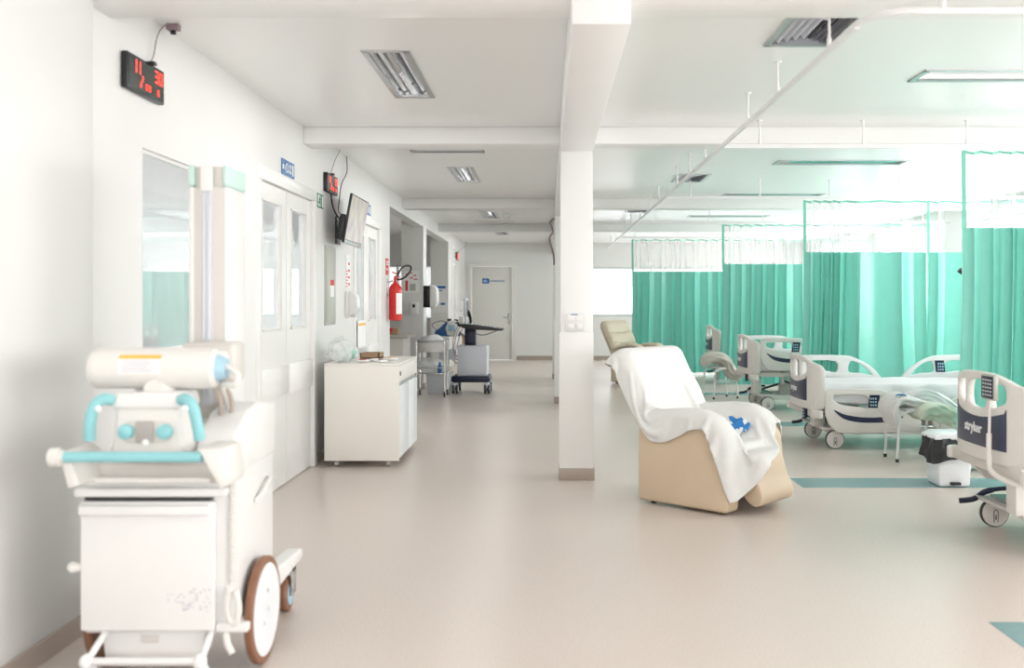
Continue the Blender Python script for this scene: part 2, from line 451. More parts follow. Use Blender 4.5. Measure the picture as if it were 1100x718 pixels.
p = MB(); p.box(XL-.08, XL-.04, 20.12, 20.98, .01, 2.18, .002); p.build('door_leaf', M['cream2'], d3)
# end door
f = MB(); x0, x1 = -1.8, -.79
f.box(x0-.04, x0+.03, YE-.02, YE+.1, 0, 2.189, .004); f.box(x1-.03, x1+.06, YE-.02, YE+.1, 0, 2.189, .004); f.box(x0-.04, x1+.06, YE-.02, YE+.1, 2.19, 2.27, .004)
d4 = struct(f.build('door_4', M['cream2']))
p = MB(); p.box(x0+.035, x1-.035, YE+.02, YE+.06, .01, 2.185, .002); leaf = p.build('door_leaf', M['enddoor'], d4)
p = MB(); p.lathe([(.025, 0), (.025, .008), (.012, .01), (.012, .04)], (x1-.11, YE+.02, 1.0), 16, 'y')
for v in p.bm.verts: v.co.y = 2*(YE+.02)-v.co.y
p.tube([(x1-.11, YE-.02, 1.0), (x1-.16, YE-.025, 1.0), (x1-.24, YE-.02, 1.0)], .011); p.box(x1-.13, x1-.09, YE+.014, YE+.02, .84, 1.1, .004)
p.build('door_handle', M['steel'], d4)
sg = thing('door_sign', 'blue tag sign with a thin line of lettering on the far corridor door', 'sign', (-1.43, YE+.018, 1.85))
p = MB(); p.prism([(-.09, -.06), (.05, -.06), (.075, -.035), (.075, .035), (.05, .06), (-.09, .06)], 'y', -.008, 0, 0); p.build('tag_plate', M['blue2'], sg)
p = MB(); p.box(-.05, -.03, -.012, -.008, -.025, .025); p.box(-.015, .01, -.012, -.008, .005, .025); p.box(-.015, .03, -.012, -.008, -.02, -.008); p.build('white_symbol', M['paper'], sg)
p = MB()
for k in range(10): p.box(.1+k*.032, .1+k*.032+.024, -.004, 0, -.012, .012)
p.box(.42, .426, -.004, 0, -.045, .045); p.build('lettering', M['blue2'], sg)

# beams, columns
b = MB()
for (y0, y1) in ((4.12, 4.4), (7.88, 8.12), (13.3, 13.56), (17.6, 17.86), (-.6, -.35)):
    b.box(XL, XR, y0, y1, 2.605, ZC, .006)
struct(b.build('trim_1', M['beam']), 'white cross beams under the ceiling')
b = MB(); b.box(.1, .345, 4.115, YE, 2.5, ZC, .006); struct(b.build('trim_2', M['pillar']), 'white lengthwise beam over the pillars')
CX = (.1, .345)
for i, y in enumerate((7.56, 13.3, 17.6)):
    b = MB(); b.box(CX[0], CX[1], y, y+.25, 0, 2.5, .006)
    c = tag(b.build('pillar', M['pillar']), ['square white pillar between corridor and ward with a switch plate', 'second white pillar mostly hidden behind the front one', 'third white pillar furthest down the corridor line'][i], 'pillar', 'white pillars along the corridor')
    c['kind'] = 'structure'
    b = MB(); b.box(CX[0]-.012, CX[1]+.012, y-.012, y+.262, 0, .09, .003); b.build('plinth', M['base'], c)
    b = MB(); b.box(CX[0]-.009, CX[1]+.004, y-.006, y+.256, .09, 1.12, .003); b.build('cladding', M['trimw'], c)
b = MB(); b.box(XL, XL+.035, 3.0, 4.16, 0, 2.62, .004); struct(b.build('trim_3', M['wall']), 'shallow wall pier at the near left')
# skirting
def skirt(name, segs):
    b = MB()
    for s in segs: b.box(*s, .002, 1)
    struct(b.build(name, M['base']))
skirt('baseboard_left', [(XL, XL+.014, a, c, 0, .085) for a, c in ((4.17, 6.58), (8.28, 9.88), (11.5, 12.2), (15.5, 15.9), (19.4, 20.02), (21.08, YE))]+[(XL+.035, XL+.049, 3.0, 4.16, 0, .085)]+[(XL, XL+.014, YB, 3.0, 0, .085)])
skirt('baseboard_end', [(-.72, XR, YE-.014, YE, 0, .1), (XL, -1.85, YE-.014, YE, 0, .1)])
skirt('baseboard_right', [(XR-.014, XR, YB, YE, 0, .09)])
# floor strips
for i, (y0, y1) in enumerate(((3.78, 4.2), (7.25, 7.64), (10.85, 11.25), (14.5, 14.9), (18.1, 18.5))):
    b = MB(); b.box(1.86, XR-.015, y0, y1, 0, .0015); struct(b.build('trim_%d' % (4+i), M['strip']), 'teal vinyl strip set in the floor across the ward')

# ------------------------------------------------------------------ ceiling fixtures
def troffer(x0, x1, y0, y1, label, group, along):
    cx, cy = (x0+x1)/2, (y0+y1)/2; hx, hy = (x1-x0)/2, (y1-y0)/2
    t = thing('ceiling_light', label, 'ceiling light', (cx, cy, ZC), 0, group)
    f = MB(); w = .025
    f.box(-hx-.01, hx+.01, -hy-.01, -hy+w, -.008, .01, .002, 1); f.box(-hx-.01, hx+.01, hy-w, hy+.01, -.008, .01, .002, 1)
    f.box(-hx-.01, -hx+w, -hy, hy, -.008, .01, .002, 1); f.box(hx-w, hx+.01, -hy, hy, -.008, .01, .002, 1)
    f.build('frame', M['alu'], t)
    f = MB(); L = hy if along == 'y' else hx; W = hx if along == 'y' else hy
    prof = [(-W+.02, 0), (-W+.05, .07), (-.035, .085), (0, .035), (.035, .085), (W-.05, .07), (W-.02, 0)]
    P = []
    for s in (-1, 1):
        row = []
        for u, z in prof: row.append((u, s*(L-.02), z) if along == 'y' else (s*(L-.02), u, z))
        P.append(row)
    f.grid(P)
    for s in (-1, 1):
        q = [(-W+.02, 0), (-W+.05, .09), (W-.05, .09), (W-.02, 0)]
        f._add([(u, s*(L-.02), z) if along == 'y' else (s*(L-.02), u, z) for u, z in q], [(0, 1, 2, 3)])
    f.build('reflector', M['chromer'], t)
    for s in (-1, 1):
        f = MB(); u = s*W*.5
        f.cyl((u, -L+.05, .04) if along == 'y' else (-L+.05, u, .04), (u, L-.05, .04) if along == 'y' else (L-.05, u, .04), .013, n=12)
        f.build('lamp_tube', M['tubelamp'], t)
    return t
for a, l in zip(LIGHTS_LONG, ['recessed ceiling light nearest over the corridor, with a mirrored reflector', 'second recessed corridor ceiling light, just past the first cross beam', 'third recessed corridor ceiling light, beside the smoke detector', 'small-looking recessed ceiling light in front of the end wall']):
    troffer(*a, l, 'recessed corridor ceiling lights', 'y')
for a, l in zip(LIGHTS_LAT, ['wide recessed ward ceiling light at the upper right edge of the photo', 'wide recessed ward ceiling light just past the first cross beam', 'wide recessed ward ceiling light in front of the second cross beam', 'furthest wide recessed ward ceiling light above the far curtains']):
    troffer(*a, l, 'recessed ward ceiling lights', 'x')

def vent(x0, x1, y0, y1, label):
    cx, cy = (x0+x1)/2, (y0+y1)/2; hx, hy = (x1-x0)/2, (y1-y0)/2
    t = thing('air_vent', label, 'air vent', (cx, cy, ZC), 0, 'ceiling air vents')
    f = MB(); w = .02
    f.box(-hx-.015, hx+.015, -hy-.015, -hy+w, -.01, .006, .002, 1); f.box(-hx-.015, hx+.015, hy-w, hy+.015, -.01, .006, .002, 1)
    f.box(-hx-.015, -hx+w, -hy, hy, -.01, .006, .002, 1); f.box(hx-w, hx+.015, -hy, hy, -.01, .006, .002, 1)
    f.build('frame', M['alu'], t)
    f = MB(); f.box(-hx, hx, -hy, hy, .09, .1); f.build('duct_opening', M['dark'], t)
    # nested rectangular louvre rings
    f = MB()
    for k in range(4):
        s = 1-.24*k; a, c = (hx-.025)*s, (hy-.025)-(hx-.025)*(1-s); z0, z1 = -.004-.002*k, .04
        sl = .028
        A = [(-a, -c, z1), (a, -c, z1), (a, c, z1), (-a, c, z1)]
        Bq = [(-a+sl, -c+sl, z0), (a-sl, -c+sl, z0), (a-sl, c-sl, z0), (-a+sl, c-sl, z0)]
        f._add(A+Bq, [(i, (i+1) % 4, 4+(i+1) % 4, 4+i) for i in range(4)])
        C = [(p[0], p[1], p[2]-.004) for p in A]; D = [(p[0], p[1], p[2]-.004) for p in Bq]
        f._add(C+D, [(4+i, 4+(i+1) % 4, (i+1) % 4, i) for i in range(4)])
    f.build('louvre', M['silver'], t)
for a, l in zip(VENTS, ['large slatted ceiling air vent nearest the camera beside the curtain rail', 'second ceiling air vent beside the rail past the first cross beam', 'furthest small-looking ceiling air vent near the rail']): vent(*a, l)
for i, a in enumerate(SLOTS):
    x0, x1, y0, y1 = a; cx, cy = (x0+x1)/2, (y0+y1)/2
    t = thing('slot_diffuser', ['narrow linear air slot in the corridor ceiling behind the first beam', 'narrow linear air slot in the far corridor ceiling by the smoke detector'][i], 'air vent', (cx, cy, ZC), 0, 'linear slot diffusers')
    f = MB(); f.box(-.34, .34, -.06, -.035, -.01, .01, .002, 1); f.box(-.34, .34, .035, .06, -.01, .01, .002, 1); f.box(-.34, -.315, -.06, .06, -.01, .01, .002, 1); f.box(.315, .34, -.06, .06, -.01, .01, .002, 1)
    f.build('frame', M['alu'], t)
    f = MB(); f.box(-.315, .315, -.006, .006, -.006, .03); f.build('blade', M['alu'], t)
    f = MB(); f.box(-.32, .32, -.05, .05, .05, .06); f.build('duct_opening', M['dark'], t)
t = thing('smoke_detector', 'round white smoke detector on the corridor ceiling beside a light', 'smoke detector', (-.62, 15.7, ZC))
f = MB(); f.lathe([(.07, 0), (.07, -.015), (.05, -.04)]); f.build('housing', M['trimw'], t)
f = MB(); f.lathe([(.045, -.038), (.03, -.055)]); f.build('sensor', M['greige'], t)

# ------------------------------------------------------------------ curtain rails
ZR = 2.545
def hangers(t, pts):
    for (x, y) in pts:
        f = MB(); f.cyl((x, y, .01), (x, y, ZC-ZR), .007, n=10); f.lathe([(.012, 0), (.012, .05)], (x, y, 0), 10); f.lathe([(.022, ZC-ZR-.008), (.022, ZC-ZR)], (x, y, 0), 12)
        f.build('hanger', M['rail'], t)
t = thing('curtain_rail', 'long white curtain rail running down the ward beside the beds', 'curtain rail', (1.33, 0, ZR), 0, 'white ceiling curtain rails')
f = MB(); f.box(-.011, .011, 4.28, 21.8, -.02, .012, .003, 1); f.build('track', M['rail'], t)
hangers(t, [(0, 4.7), (0, 5.75), (0, 6.6), (0, 8.4), (0, 9.3), (0, 10.2), (0, 11.9), (0, 12.9), (0, 14.2), (0, 15.8), (0, 17.1), (0, 19.2), (0, 20.8)])
rl = ['curved white curtain rail at the top right corner of the photo', 'white cross curtain rail under the first ceiling beam, carrying the nearest curtain', 'white cross curtain rail carrying the curtain behind the second bed', 'white cross curtain rail carrying the curtain behind the third bed', 'white cross curtain rail carrying the furthest curtain']
for i, y in enumerate((4.08, 7.6, 11.3, 14.8, 18.3)):
    t = thing('curtain_rail', rl[i], 'curtain rail', (0, y, ZR), 0, 'white ceiling curtain rails')
    f = MB()
    if i == 0: f.tube([(1.33, .22, 0), (1.34, .12, 0), (1.38, .04, 0), (1.46, 0, 0), (1.6, 0, 0), (3, 0, 0), (5.98, 0, 0)], .014, 8)
    else: f.box(1.345, 5.98, -.011, .011, -.02, .012, .003, 1)
    f.build('track', M['rail'], t)
    hangers(t, [(1.62+.79*k, 0) for k in range(6)])

# ------------------------------------------------------------------ curtains
def curtain(x0, x1, Y, label, spec, seed=0, zb=.13, flare=.07, zt=ZR-.035):
    t = thing('ward_curtain', label, 'curtain', (x0, Y, 0), 0, 'mint green privacy curtains')
    rnd = random.Random(seed); zn = 1.92
    # phase / amplitude profile along x
    n = int((x1-x0)/.0125); xs = [(x1-x0)*i/n for i in range(n+1)]; ph = 0; prof = []; wob = [rnd.uniform(0, 6) for _ in range(4)]
    for i, x in enumerate(xs):
        wl, am = spec[-1][1:]
        for (xa, w, a) in spec:
            if x <= xa: wl, am = w, a; break
        wl *= 1+.35*math.sin(x*5.1+wob[0])*math.cos(x*2.3+wob[1])
        ph += 2*PI*(xs[1]-xs[0])/wl
        prof.append((ph, am*(1+.3*math.sin(x*7+wob[2]))))
    def pt(i, z):
        x = xs[i]; p, a = prof[i]; h = (zt-z)/zt
        k = .55+.45*min(1, h*1.6)
        q_ = p+.12*math.sin(h*3+x*2+wob[3])
        y = a*k*(math.sin(q_)+.22*math.sin(2*q_+1.1)+.12*math.sin(.37*q_+wob[1]))
        x = x+.35*a*k*math.sin(2*q_)
        fl = -flare*max(0, h-.15)**1.5*math.exp(-x/.35)
        return (x+fl+.02*math.sin(h*4+x*3)*h, y, z)
    def sheet(za, zc, nz, name, m, top=None):
        f = MB(); P = []
        for k in range(nz+1):
            row = []
            for i in range(n+1):
                z = za+(zc-za)*k/nz
                q = pt(i, z)
                if top and k == nz: q = (q[0], q[1], q[2]+top(i))
                row.append(q)
            P.append(row)
        f.grid(P); return f.build(name, m, t, 180, False)
    sc = lambda i: .010*math.sin(prof[i][0])*(1 if x1-x0 < 9 else 1)
    sheet(zb, zn, 22, 'curtain_fabric', M['curtain'])
    sheet(zn, zt-.02, 8, 'net_panel', M['net'])
    f = MB(); P = []
    for dz in (-.028, -.006): P.append([(pt(i, zt+dz)[0], pt(i, zt+dz)[1]-.003, zt+dz+sc(i)) for i in range(n+1)])
    f.grid(P); f.build('header_tape', M['hem'], t, 180, False)
    f = MB(); P = []
    for k in range(12):
        z = zn-.01+(zt-zn)*k/11; q = pt(0, z); P.append([(q[0]-.003, q[1]-.004, z), (q[0]+.03, q[1]-.006, z)])
    f.grid(P); f.build('edge_hem', M['hem'], t, 180, False)
    i = 4
    while i <= n:
        q = pt(i, zt-.01); f = MB(); f.cyl((q[0], q[1], zt-.01), (q[0], 0, zt+.013), .003, n=6); f.build('curtain_hook', M['rail'], t); i += 14
    return t
curtain(3.16, 5.93, 7.6, 'nearest green curtain with net top, behind the bed at the right edge', [(.9, .115, .042), (9, .15, .045)], 1)
curtain(2.90, 4.29, 11.3, 'green curtain with net top hanging behind the second bed, pleated at its left', [(.42, .12, .045), (.6, .2, .07), (9, .38, .05)], 5)
curtain(4.32, 5.93, 11.34, 'smooth green curtain panel hanging right of the pleated one behind the second bed', [(.2, .25, .03), (9, .40, .045)], 3)
curtain(2.59, 5.6, 14.8, 'green curtain hanging behind the third bed with a lit smooth right part', [(.95, .15, .05), (1.4, .3, .05), (9, .45, .045)], 4)
curtain(1.54, 5.93, 18.3, 'furthest green curtain, beside the end window behind the empty recliner', [(1.0, .18, .055), (1.8, .24, .06), (9, .3, .05)], 2, flare=.03, zb=.06)
# ------------------------------------------------------------------ things on the left wall
W = XL
SEG = {'0': 'abcdef', '1': 'bc', '2': 'abged', '3': 'abgcd', '4': 'fgbc', '5': 'afgcd', '6': 'afgedc', '7': 'abc', '8': 'abcdefg', '9': 'abcdfg'}
def digit(b, ch, y, z, w, h, x0, x1):
    """seven-segment digit on a plane facing +x, reading toward +y (the viewer sees +y as right)"""
    t = w*.24; g = t*.12
    S = {'a': (0, w, h-t, h), 'd': (0, w, 0, t), 'g': (0, w, h/2-t/2, h/2+t/2), 'f': (0, t, h/2, h), 'b': (w-t, w, h/2, h), 'e': (0, t, 0, h/2), 'c': (w-t, w, 0, h/2)}
    for s in SEG[ch]:
        a = S[s]; b.box(x0, x1, y+a[0]+g, y+a[1]-g, z+a[2]+g, z+a[3]-g)
def clock(y0, z0, label, wire):
    t = thing('digital_clock', label, 'clock', (W, y0, z0), 0, 'red digit wall clocks')
    L, H = .43, .165
    f = MB(); f.box(.004, .034, 0, L, 0, H, .004); f.build('case', M['black'], t)
    f = MB(); f.box(.034, .0355, .012, L-.012, .012, H-.012); f.build('display_panel', mat_disp, t)
    f = MB()
    digit(f, '1', .05, .085, .045, .062, .036, .0375); digit(f, '1', .095, .085, .045, .062, .036, .0375)
    digit(f, '3', .31, .085, .042, .062, .036, .0375); digit(f, '0', .36, .085, .042, .062, .036, .0375)
    digit(f, '2', .155, .058, .018, .026, .036, .0375); digit(f, '2', .135, .028, .018, .026, .036, .0375)
    digit(f, '0', .2, .028, .02, .028, .036, .0375); digit(f, '8', .235, .028, .02, .028, .036, .0375)
    digit(f, '6', .34, .028, .022, .028, .036, .0375)
    f.build('lit_digits', M['led'], t)
    f = MB(); f.tube(smooth(wire, 8), .0035, 6); f.build('power_cable', M['cable'], t)
    f = MB(); p = wire[0]; f.box(p[0]-.008, p[0]+.035, p[1]-.02, p[1]+.02, H-.004, H+.012, .003); f.build('plug', M['black'], t)
    return t
mat_disp = mat('dark_green_display', (.02, .026, .024), .12, var=.05)
clock(4.5, 2.325, 'larger-looking red digit wall clock nearest the camera', [(.02, .27, .165), (.02, .33, .22), (.03, .34, .3), (.04, .37, .36), (.05, .44, .41)])
t = thing('ceiling_socket', 'small dark socket on the ceiling above the nearest wall clock', 'socket', (W+.06, 4.98, ZC))
f = MB(); f.box(-.03, .03, -.025, .025, -.03, 0, .003); f.build('socket_box', M['cable'], t)
f = MB(); f.box(-.012, .012, -.012, .012, -.05, -.03, .003); f.build('plug', M['black'], t)
clock(8.58, 2.31, 'red digit wall clock beside the television', [(.02, .2, .165), (.02, .28, .24), (.03, .38, .34), (.04, .5, .43)])
clock(20.9, 2.24, 'tiny-looking red digit clock at the far end of the left wall', [(.02, .2, .165), (.05, .35, .22), (.15, .5, .3), (.2, .6, .4)])

tv = thing('television', 'flat television on a wall bracket, tilted down, showing a pale picture', 'television', (-1.736, 8.98, 2.083))
TT = Matrix.Rotation(R(10), 4, 'Y')
def tvp(name, m, par=tv, **k):
    f = MB(); f.T = TT; f.box(*k['b'], k.get('bev', .004)); return f.build(name, m, par)
tvp('bezel', M['black'], b=(0, .022, -.40, .40, -.215, .215), bev=.006)
tvp('screen', M['screen'], b=(.022, .0235, -.385, .385, -.185, .202), bev=0)
tvp('back_casing', M['black'], b=(-.06, 0, -.385, .34, -.2, .03), bev=.02)
tvp('lower_trim', M['alu'], b=(.0, .026, -.39, .39, -.222, -.19))
f = MB(); f.box(-.194, -.18, .08, .26, -.2, .05, .003); f.tube([(-.18, .17, -.06), (-.12, .12, -.06), (-.05, .05, -.05)], .022); f.build('wall_bracket', M['black'], tv)
f = MB(); f.tube(smooth([(-.05, -.1, .0), (-.12, -.02, .06), (-.16, .06, .10), (-.16, .1, .2), (-.16, .2, .36), (-.16, .44, .5), (-.17, .48, .655)], 8), .006, 6); f.build('power_cable', M['cable'], tv)
f = MB(); f.tube(smooth([(-.17, -.2, .23), (-.165, -.17, .13), (-.16, .0, .05), (-.1, .0, 0), (-.05, .05, 0)], 8), .007, 6); f.build('signal_cable', M['black'], tv)

def sign(name, label, y, z, L, H, m, marks, mm, group=None, cat='sign'):
    t = thing(name, label, cat, (W, y, z), 0, group)
    f = MB(); f.box(.001, .006, 0, L, 0, H, .001, 1); f.build('plate', m, t)
    f = MB()
    for (a, b_, c, d) in marks: f.box(.006, .007, a*L, b_*L, c*H, d*H)
    f.build('printing', mm, t)
    return t
bl = [(.06, .16, .35, .65), (.28, .32, .2, .8), (.28, .5, .68, .8), (.28, .5, .2, .3), (.46, .5, .2, .8), (.56, .62, .2, .8), (.68, .74, .2, .8), (.56, .74, .45, .6), (.82, .92, .15, .85)]
sign('door_sign', 'blue sign with white lettering above the nearer double door', 7.22, 2.285, .36, .115, M['blue'], bl, M['paper'], 'blue door signs')
sign('door_sign', 'blue sign with white lettering above the farther double door, behind the television', 10.5, 2.29, .36, .115, M['blue'], bl, M['paper'], 'blue door signs')
# emergency exit pictogram
ex = [(.08, .5, .1, .9), (.75, .95, .1, .9)]
t = sign('exit_sign', 'green and white running-man exit sign between door and clock', 8.34, 2.15, .22, .12, M['green'], ex, M['paper'])
f = MB(); f.ball((.0085, .07, .095), .009, (.3, 1, 1), 2)
f.tube([(.0085, .068, .082), (.0085, .058, .06), (.0085, .07, .045), (.0085, .062, .022)], .005, 6); f.tube([(.0085, .058, .06), (.0085, .045, .045), (.0085, .03, .04)], .005, 6)
f.tube([(.0085, .066, .078), (.0085, .085, .068)], .004, 6); f.tube([(.0085, .066, .078), (.0085, .048, .072)], .004, 6); f.build('running_figure', M['green'], t)
rd = [(.1, .9, .6, .68), (.1, .9, .75, .83), (.2, .8, .3, .38)]
sign('fire_sign', 'small red sign on the wall above the fire extinguisher', 11.88, 1.68, .2, .2, M['redp'], rd, M['paper'])
pp = [(.1, .35, .05+.09*i, .09+.09*i) for i in range(6)]+[(.5, .8, .1+.2*i, .18+.2*i) for i in range(4)]
sign('wall_notice', 'white notice with red printing beside the farther double door', 9.52, 1.48, .22, .33, M['paper'], pp, M['redp'], cat='notice')
sign('wall_notice', 'grey printed notice below the far red digit clock', 20.3, 2.12, .5, .42, M['paper'], [(.1, .9, .1+.15*i, .18+.15*i) for i in range(5)], M['greypanel'], cat='notice')
sign('wall_notice', 'white card with an orange heading taped on the lower far double door', 10.12, .80, .45, .36, M['paper'], [(.05, .95, .86, .93)], M['orange'], cat='notice')

t = thing('electrical_panel', 'grey electrical cabinet set in the wall with a red and white label', 'electrical panel', (W, 8.62, 1.15))
f = MB(); f.box(0, .012, 0, .4, 0, .7, .003); f.build('housing', M['greypanel'], t)
f = MB(); f.box(.012, .02, .02, .38, .02, .68, .003); d = f.build('door', M['greypanel'], t)
f = MB(); f.box(.02, .021, .15, .3, .25, .38); f.build('label', M['paper'], d)
f = MB(); f.box(.02, .0215, .15, .3, .35, .4); f.build('red_label', M['redp'], d)

def dispenser(y, z, label):
    t = thing('soap_dispenser', label, 'dispenser', (W, y, z), 0, 'white wall dispensers')
    f = MB(); f.box(0, .03, 0, .16, 0, .26, .008); f.build('back_plate', M['trimw'], t)
    f = MB(); f.prism([(.03, .02), (.09, .04), (.12, .1), (.115, .2), (.07, .255), (.03, .26)], 'y', .008, .152, .012, 3); f.build('cover', M['trimw'], t)
    f = MB(); f.box(.05, .09, .05, .11, .005, .03, .004); f.build('nozzle', M['greige'], t)
dispenser(9.5, 1.2, 'white soap dispenser on the wall left of the farther double door')
dispenser(21.5, 1.15, 'white dispenser on the far left wall beside the end door')

# towel dispenser with dark window on the first alcove pier
t = thing('towel_dispenser', 'black and white paper towel dispenser on the wall pier beyond the extinguisher', 'dispenser', (W, 15.62, 1.27))
f = MB(); f.box(0, .11, -.12, .12, 0, .34, .006); f.build('dark_housing', M['black'], t)
f = MB(); f.prism([(.1, 0), (.19, .01), (.22, .08), (.215, .28), (.18, .335), (.1, .36)], 'y', -.13, .13, .02, 3); f.build('cover', M['trimw'], t)

# fire extinguisher
t = thing('fire_extinguisher', 'red fire extinguisher with black hose hanging on the left wall', 'fire extinguisher', (W+.1, 12.0, 1.13))
f = MB(); f.lathe([(.06, 0), (.076, .01), (.078, .03), (.078, .36), (.072, .4), (.05, .435), (.028, .45), (.026, .47)], n=32); f.build('cylinder', M['red'], t)
f = MB(); f.box(.025, .0795, -.079, -.05, .1, .3, .004); f.lathe([(.0785, .12), (.0785, .3)], n=32); 
f.bm.free(); f = MB()
P = [[(.0792*math.cos(R(a)), .0792*math.sin(R(a)), z) for a in range(-75, 40, 8)] for z in (.08, .33)]
f.grid(P); f.build('label', M['paper'], t)
f = MB(); f.cyl((0, 0, .47), (0, 0, .52), .02, n=14); f.box(-.02, .06, -.01, .01, .52, .532, .003); f.tube([(.0, 0, .53), (.03, 0, .56), (-.04, 0, .585)], .008, 8); f.build('valve_lever', M['red'], t)
f = MB(); f.tube(smooth([(.02, 0, .5), (.07, -.01, .5), (.14, -.02, .54), (.19, -.02, .62), (.17, -.02, .66), (.1, -.02, .65), (.05, -.02, .59), (.03, -.02, .53)], 8), .011, 8); f.build('hose', M['rubber'], t)
f = MB(); f.box(-.1, -.092, -.04, .04, .3, .5, .003); f.tube([(-.095, 0, .46), (-.03, 0, .48)], .008, 6); f.build('wall_hook', M['steel'], t)

# switch plate on the pillar
t = thing('switch_plate', 'white switch and socket plate on the front of the pillar', 'switch', (.21, 7.553, 1.2))
f = MB(); f.prism(rrect(-.075, .075, -.065, .065, .012), 'y', -.018, .0005, .003); f.build('plate', M['cream'], t)
for (a, c) in ((-.055, .012), (-.055, -.05), (.01, .012), (.01, -.05)):
    f = MB(); f.box(a, a+.045, -.026, -.018, c, c+.038, .003); f.build('rocker', M['trimw'], t)
f = MB(); f.box(-.03, .02, -.0195, -.018, .054, .061); f.build('blue_label', M['medblue'], t)
t = tag(MB().tube(smooth([(.09, 13.4, 2.48), (.04, 13.35, 2.42), (.075, 13.35, 2.3), (.03, 13.35, 2.2), (.08, 13.35, 2.0), (.09, 13.35, 1.85)], 8), .012, 8).build('loose_cable', M['cable']), 'loose brown cable hanging down the side of the second pillar', 'cable')

# ------------------------------------------------------------------ alcove
t = thing('reception_counter', 'low grey counter inside the first opening of the left wall', 'counter', (-2.6, 14.9, 0))
f = MB(); f.box(-.95, .5, -.45, .35, 0, .83, .004); f.build('cabinet_body', M['cab'], t)
f = MB(); f.box(-1.0, .58, -.52, .4, .83, .875, .006); f.build('worktop', mat('grey_worktop', s2l(186, 178, 170), .3), t)
t = thing('poster', 'white poster with red arrows and an orange block on the alcove pier', 'poster', (-2.14, 15.498, 1.5))
f = MB(); f.box(-.1, .15, -.003, 0, 0, .34); f.build('sheet', M['paper'], t)
f = MB()
for (a, b_, c, d) in ((-.07, -.03, .03, .19), (-.06, -.02, .27, .3), (0, .04, .3, .32), (.06, .1, .26, .28), (0, .05, .22, .24), (.06, .12, .2, .215)): f.box(a, b_, -.005, -.003, c, d)
f.build('red_printing', M['redp'], t)
f = MB(); f.box(.0, .09, -.005, -.003, .03, .14); f.build('grey_printing', M['greypanel'], t)
t = thing('hand_gel_dispenser', 'small white dispenser with a dark mark on the alcove pier', 'dispenser', (-2.07, 15.5, 1.16))
f = MB(); f.box(-.06, .07, -.06, 0, 0, .2, .012); f.build('body', M['trimw'], t)
f = MB(); f.box(-.02, .02, -.063, -.06, .11, .16); f.build('dark_mark', M['black'], t)
t = thing('poster', 'white poster with blue headings on the second alcove pier', 'poster', (-2.22, 19.398, 1.2))
f = MB(); f.box(-.02, .26, -.004, 0, -.05, .5); f.build('sheet', M['paper'], t)
f = MB()
for (a, b_, c, d) in ((.02, .24, .42, .47), (.02, .18, .37, .39), (.14, .23, .1, .14), (0, .1, .1, .13)): f.box(a, b_, -.006, -.004, c, d)
f.build('blue_printing', M['blue2'], t)
t = thing('supply_box', 'small red and brown box on the alcove counter', 'box', (-2.3, 14.75, .875))
f = MB(); f.box(-.16, .1, -.08, .08, 0, .09, .006); f.build('carton', M['card'], t)
f = MB(); f.box(-.1, .02, -.083, .083, .03, .094, .002); f.build('red_band', M['redp'], t)
t = thing('counter_tap', 'thin bent steel tap standing on the alcove counter', 'tap', (-2.42, 14.9, .875))
f = MB(); f.tube(smooth([(0, 0, 0), (0, 0, .2), (.04, 0, .28), (.14, 0, .29), (.17, 0, .25)], 6), .012); f.build('spout', M['steel'], t)
f = MB(); f.lathe([(.03, 0), (.03, .03), (.015, .04)]); f.build('base', M['steel'], t)

# ------------------------------------------------------------------ cabinet on castors
def castor(parent, x, y, r, w=.025, m=None, h=None, fork=None):
    """small twin castor, floor at local z 0"""
    h = h or r*2.1
    f = MB(); f.lathe([(r*.55, -w/2), (r, -w/2+.003), (r, w/2-.003), (r*.55, w/2)], (x, y, r), 20, 'x')
    wh = f.build('castor_wheel', m or M['rubber'], parent)
    f = MB(); f.lathe([(r*.5, -w/2-.002), (r*.5, w/2+.002)], (x, y, r), 14, 'x'); f.build('hub', fork or M['steel'], wh)
    f = MB()
    f.box(x-w/2-.006, x-w/2-.002, y-r*.35, y+r*.35, r*.8, h, .001, 1); f.box(x+w/2+.002, x+w/2+.006, y-r*.35, y+r*.35, r*.8, h, .001, 1)
    f.box(x-w/2-.006, x+w/2+.006, y-r*.4, y+r*.4, h-.006, h, .001, 1)
    f.build('castor_fork', fork or M['steel'], parent)
t = thing('mobile_cabinet', 'low white cabinet on castors standing against the left wall', 'cabinet', (-1.82, 8.13, 0))
f = MB(); f.box(0, .587, .021, 1.109, .058, .829, .002); f.box(0, .61, 0, 1.11, .83, .85, .002); f.box(0, .61, 0, .02, .056, .8295, .001); f.build('carcass', M['cab'], t)
f = MB(); f.box(.59, .61, .022, 1.108, .7, .828, .002); d = f.build('drawer', M['cab'], t)
f = MB(); f.cyl((.61, .06, .765), (.616, .06, .765), .017, n=16); f.build('lock', M['black'], d)
f = MB(); f.box(.59, .612, .022, .56, .075, .665, .002); f.build('door', M['cabdoor'], t)
f = MB(); f.box(.59, .612, .566, 1.108, .075, .665, .002); f.build('door', M['cabdoor'], t)
f = MB(); f.box(.588, .594, .022, 1.108, .665, .7); f.build('grip_channel', M['alu'], t)
for (x, y) in ((.09, .06), (.52, .06), (.09, 1.04), (.52, 1.04)): castor(t, x, y, .025, .03, M['alu'])
cz = .85
def crumple(name, c, r, sc, m, label, cat, seed, amp=.35, fr=3.2, sub=4, group=None):
    def fn(p): return 1+amp*vnoise(p*fr, 1, seed)+amp*.45*abs(vnoise(p*fr*2.7, 1, seed+3))
    b = MB(); b.ball((0, 0, 0), r, sc, sub, fn)
    zmin = min(v.co.z for v in b.bm.verts)
    for v in b.bm.verts:
        v.co.z -= zmin
        if v.co.z < r*.12: v.co.z = v.co.z*.3
    o = b.build(name, m, None, 60); o.location = c
    return tag(o, label, cat, group)
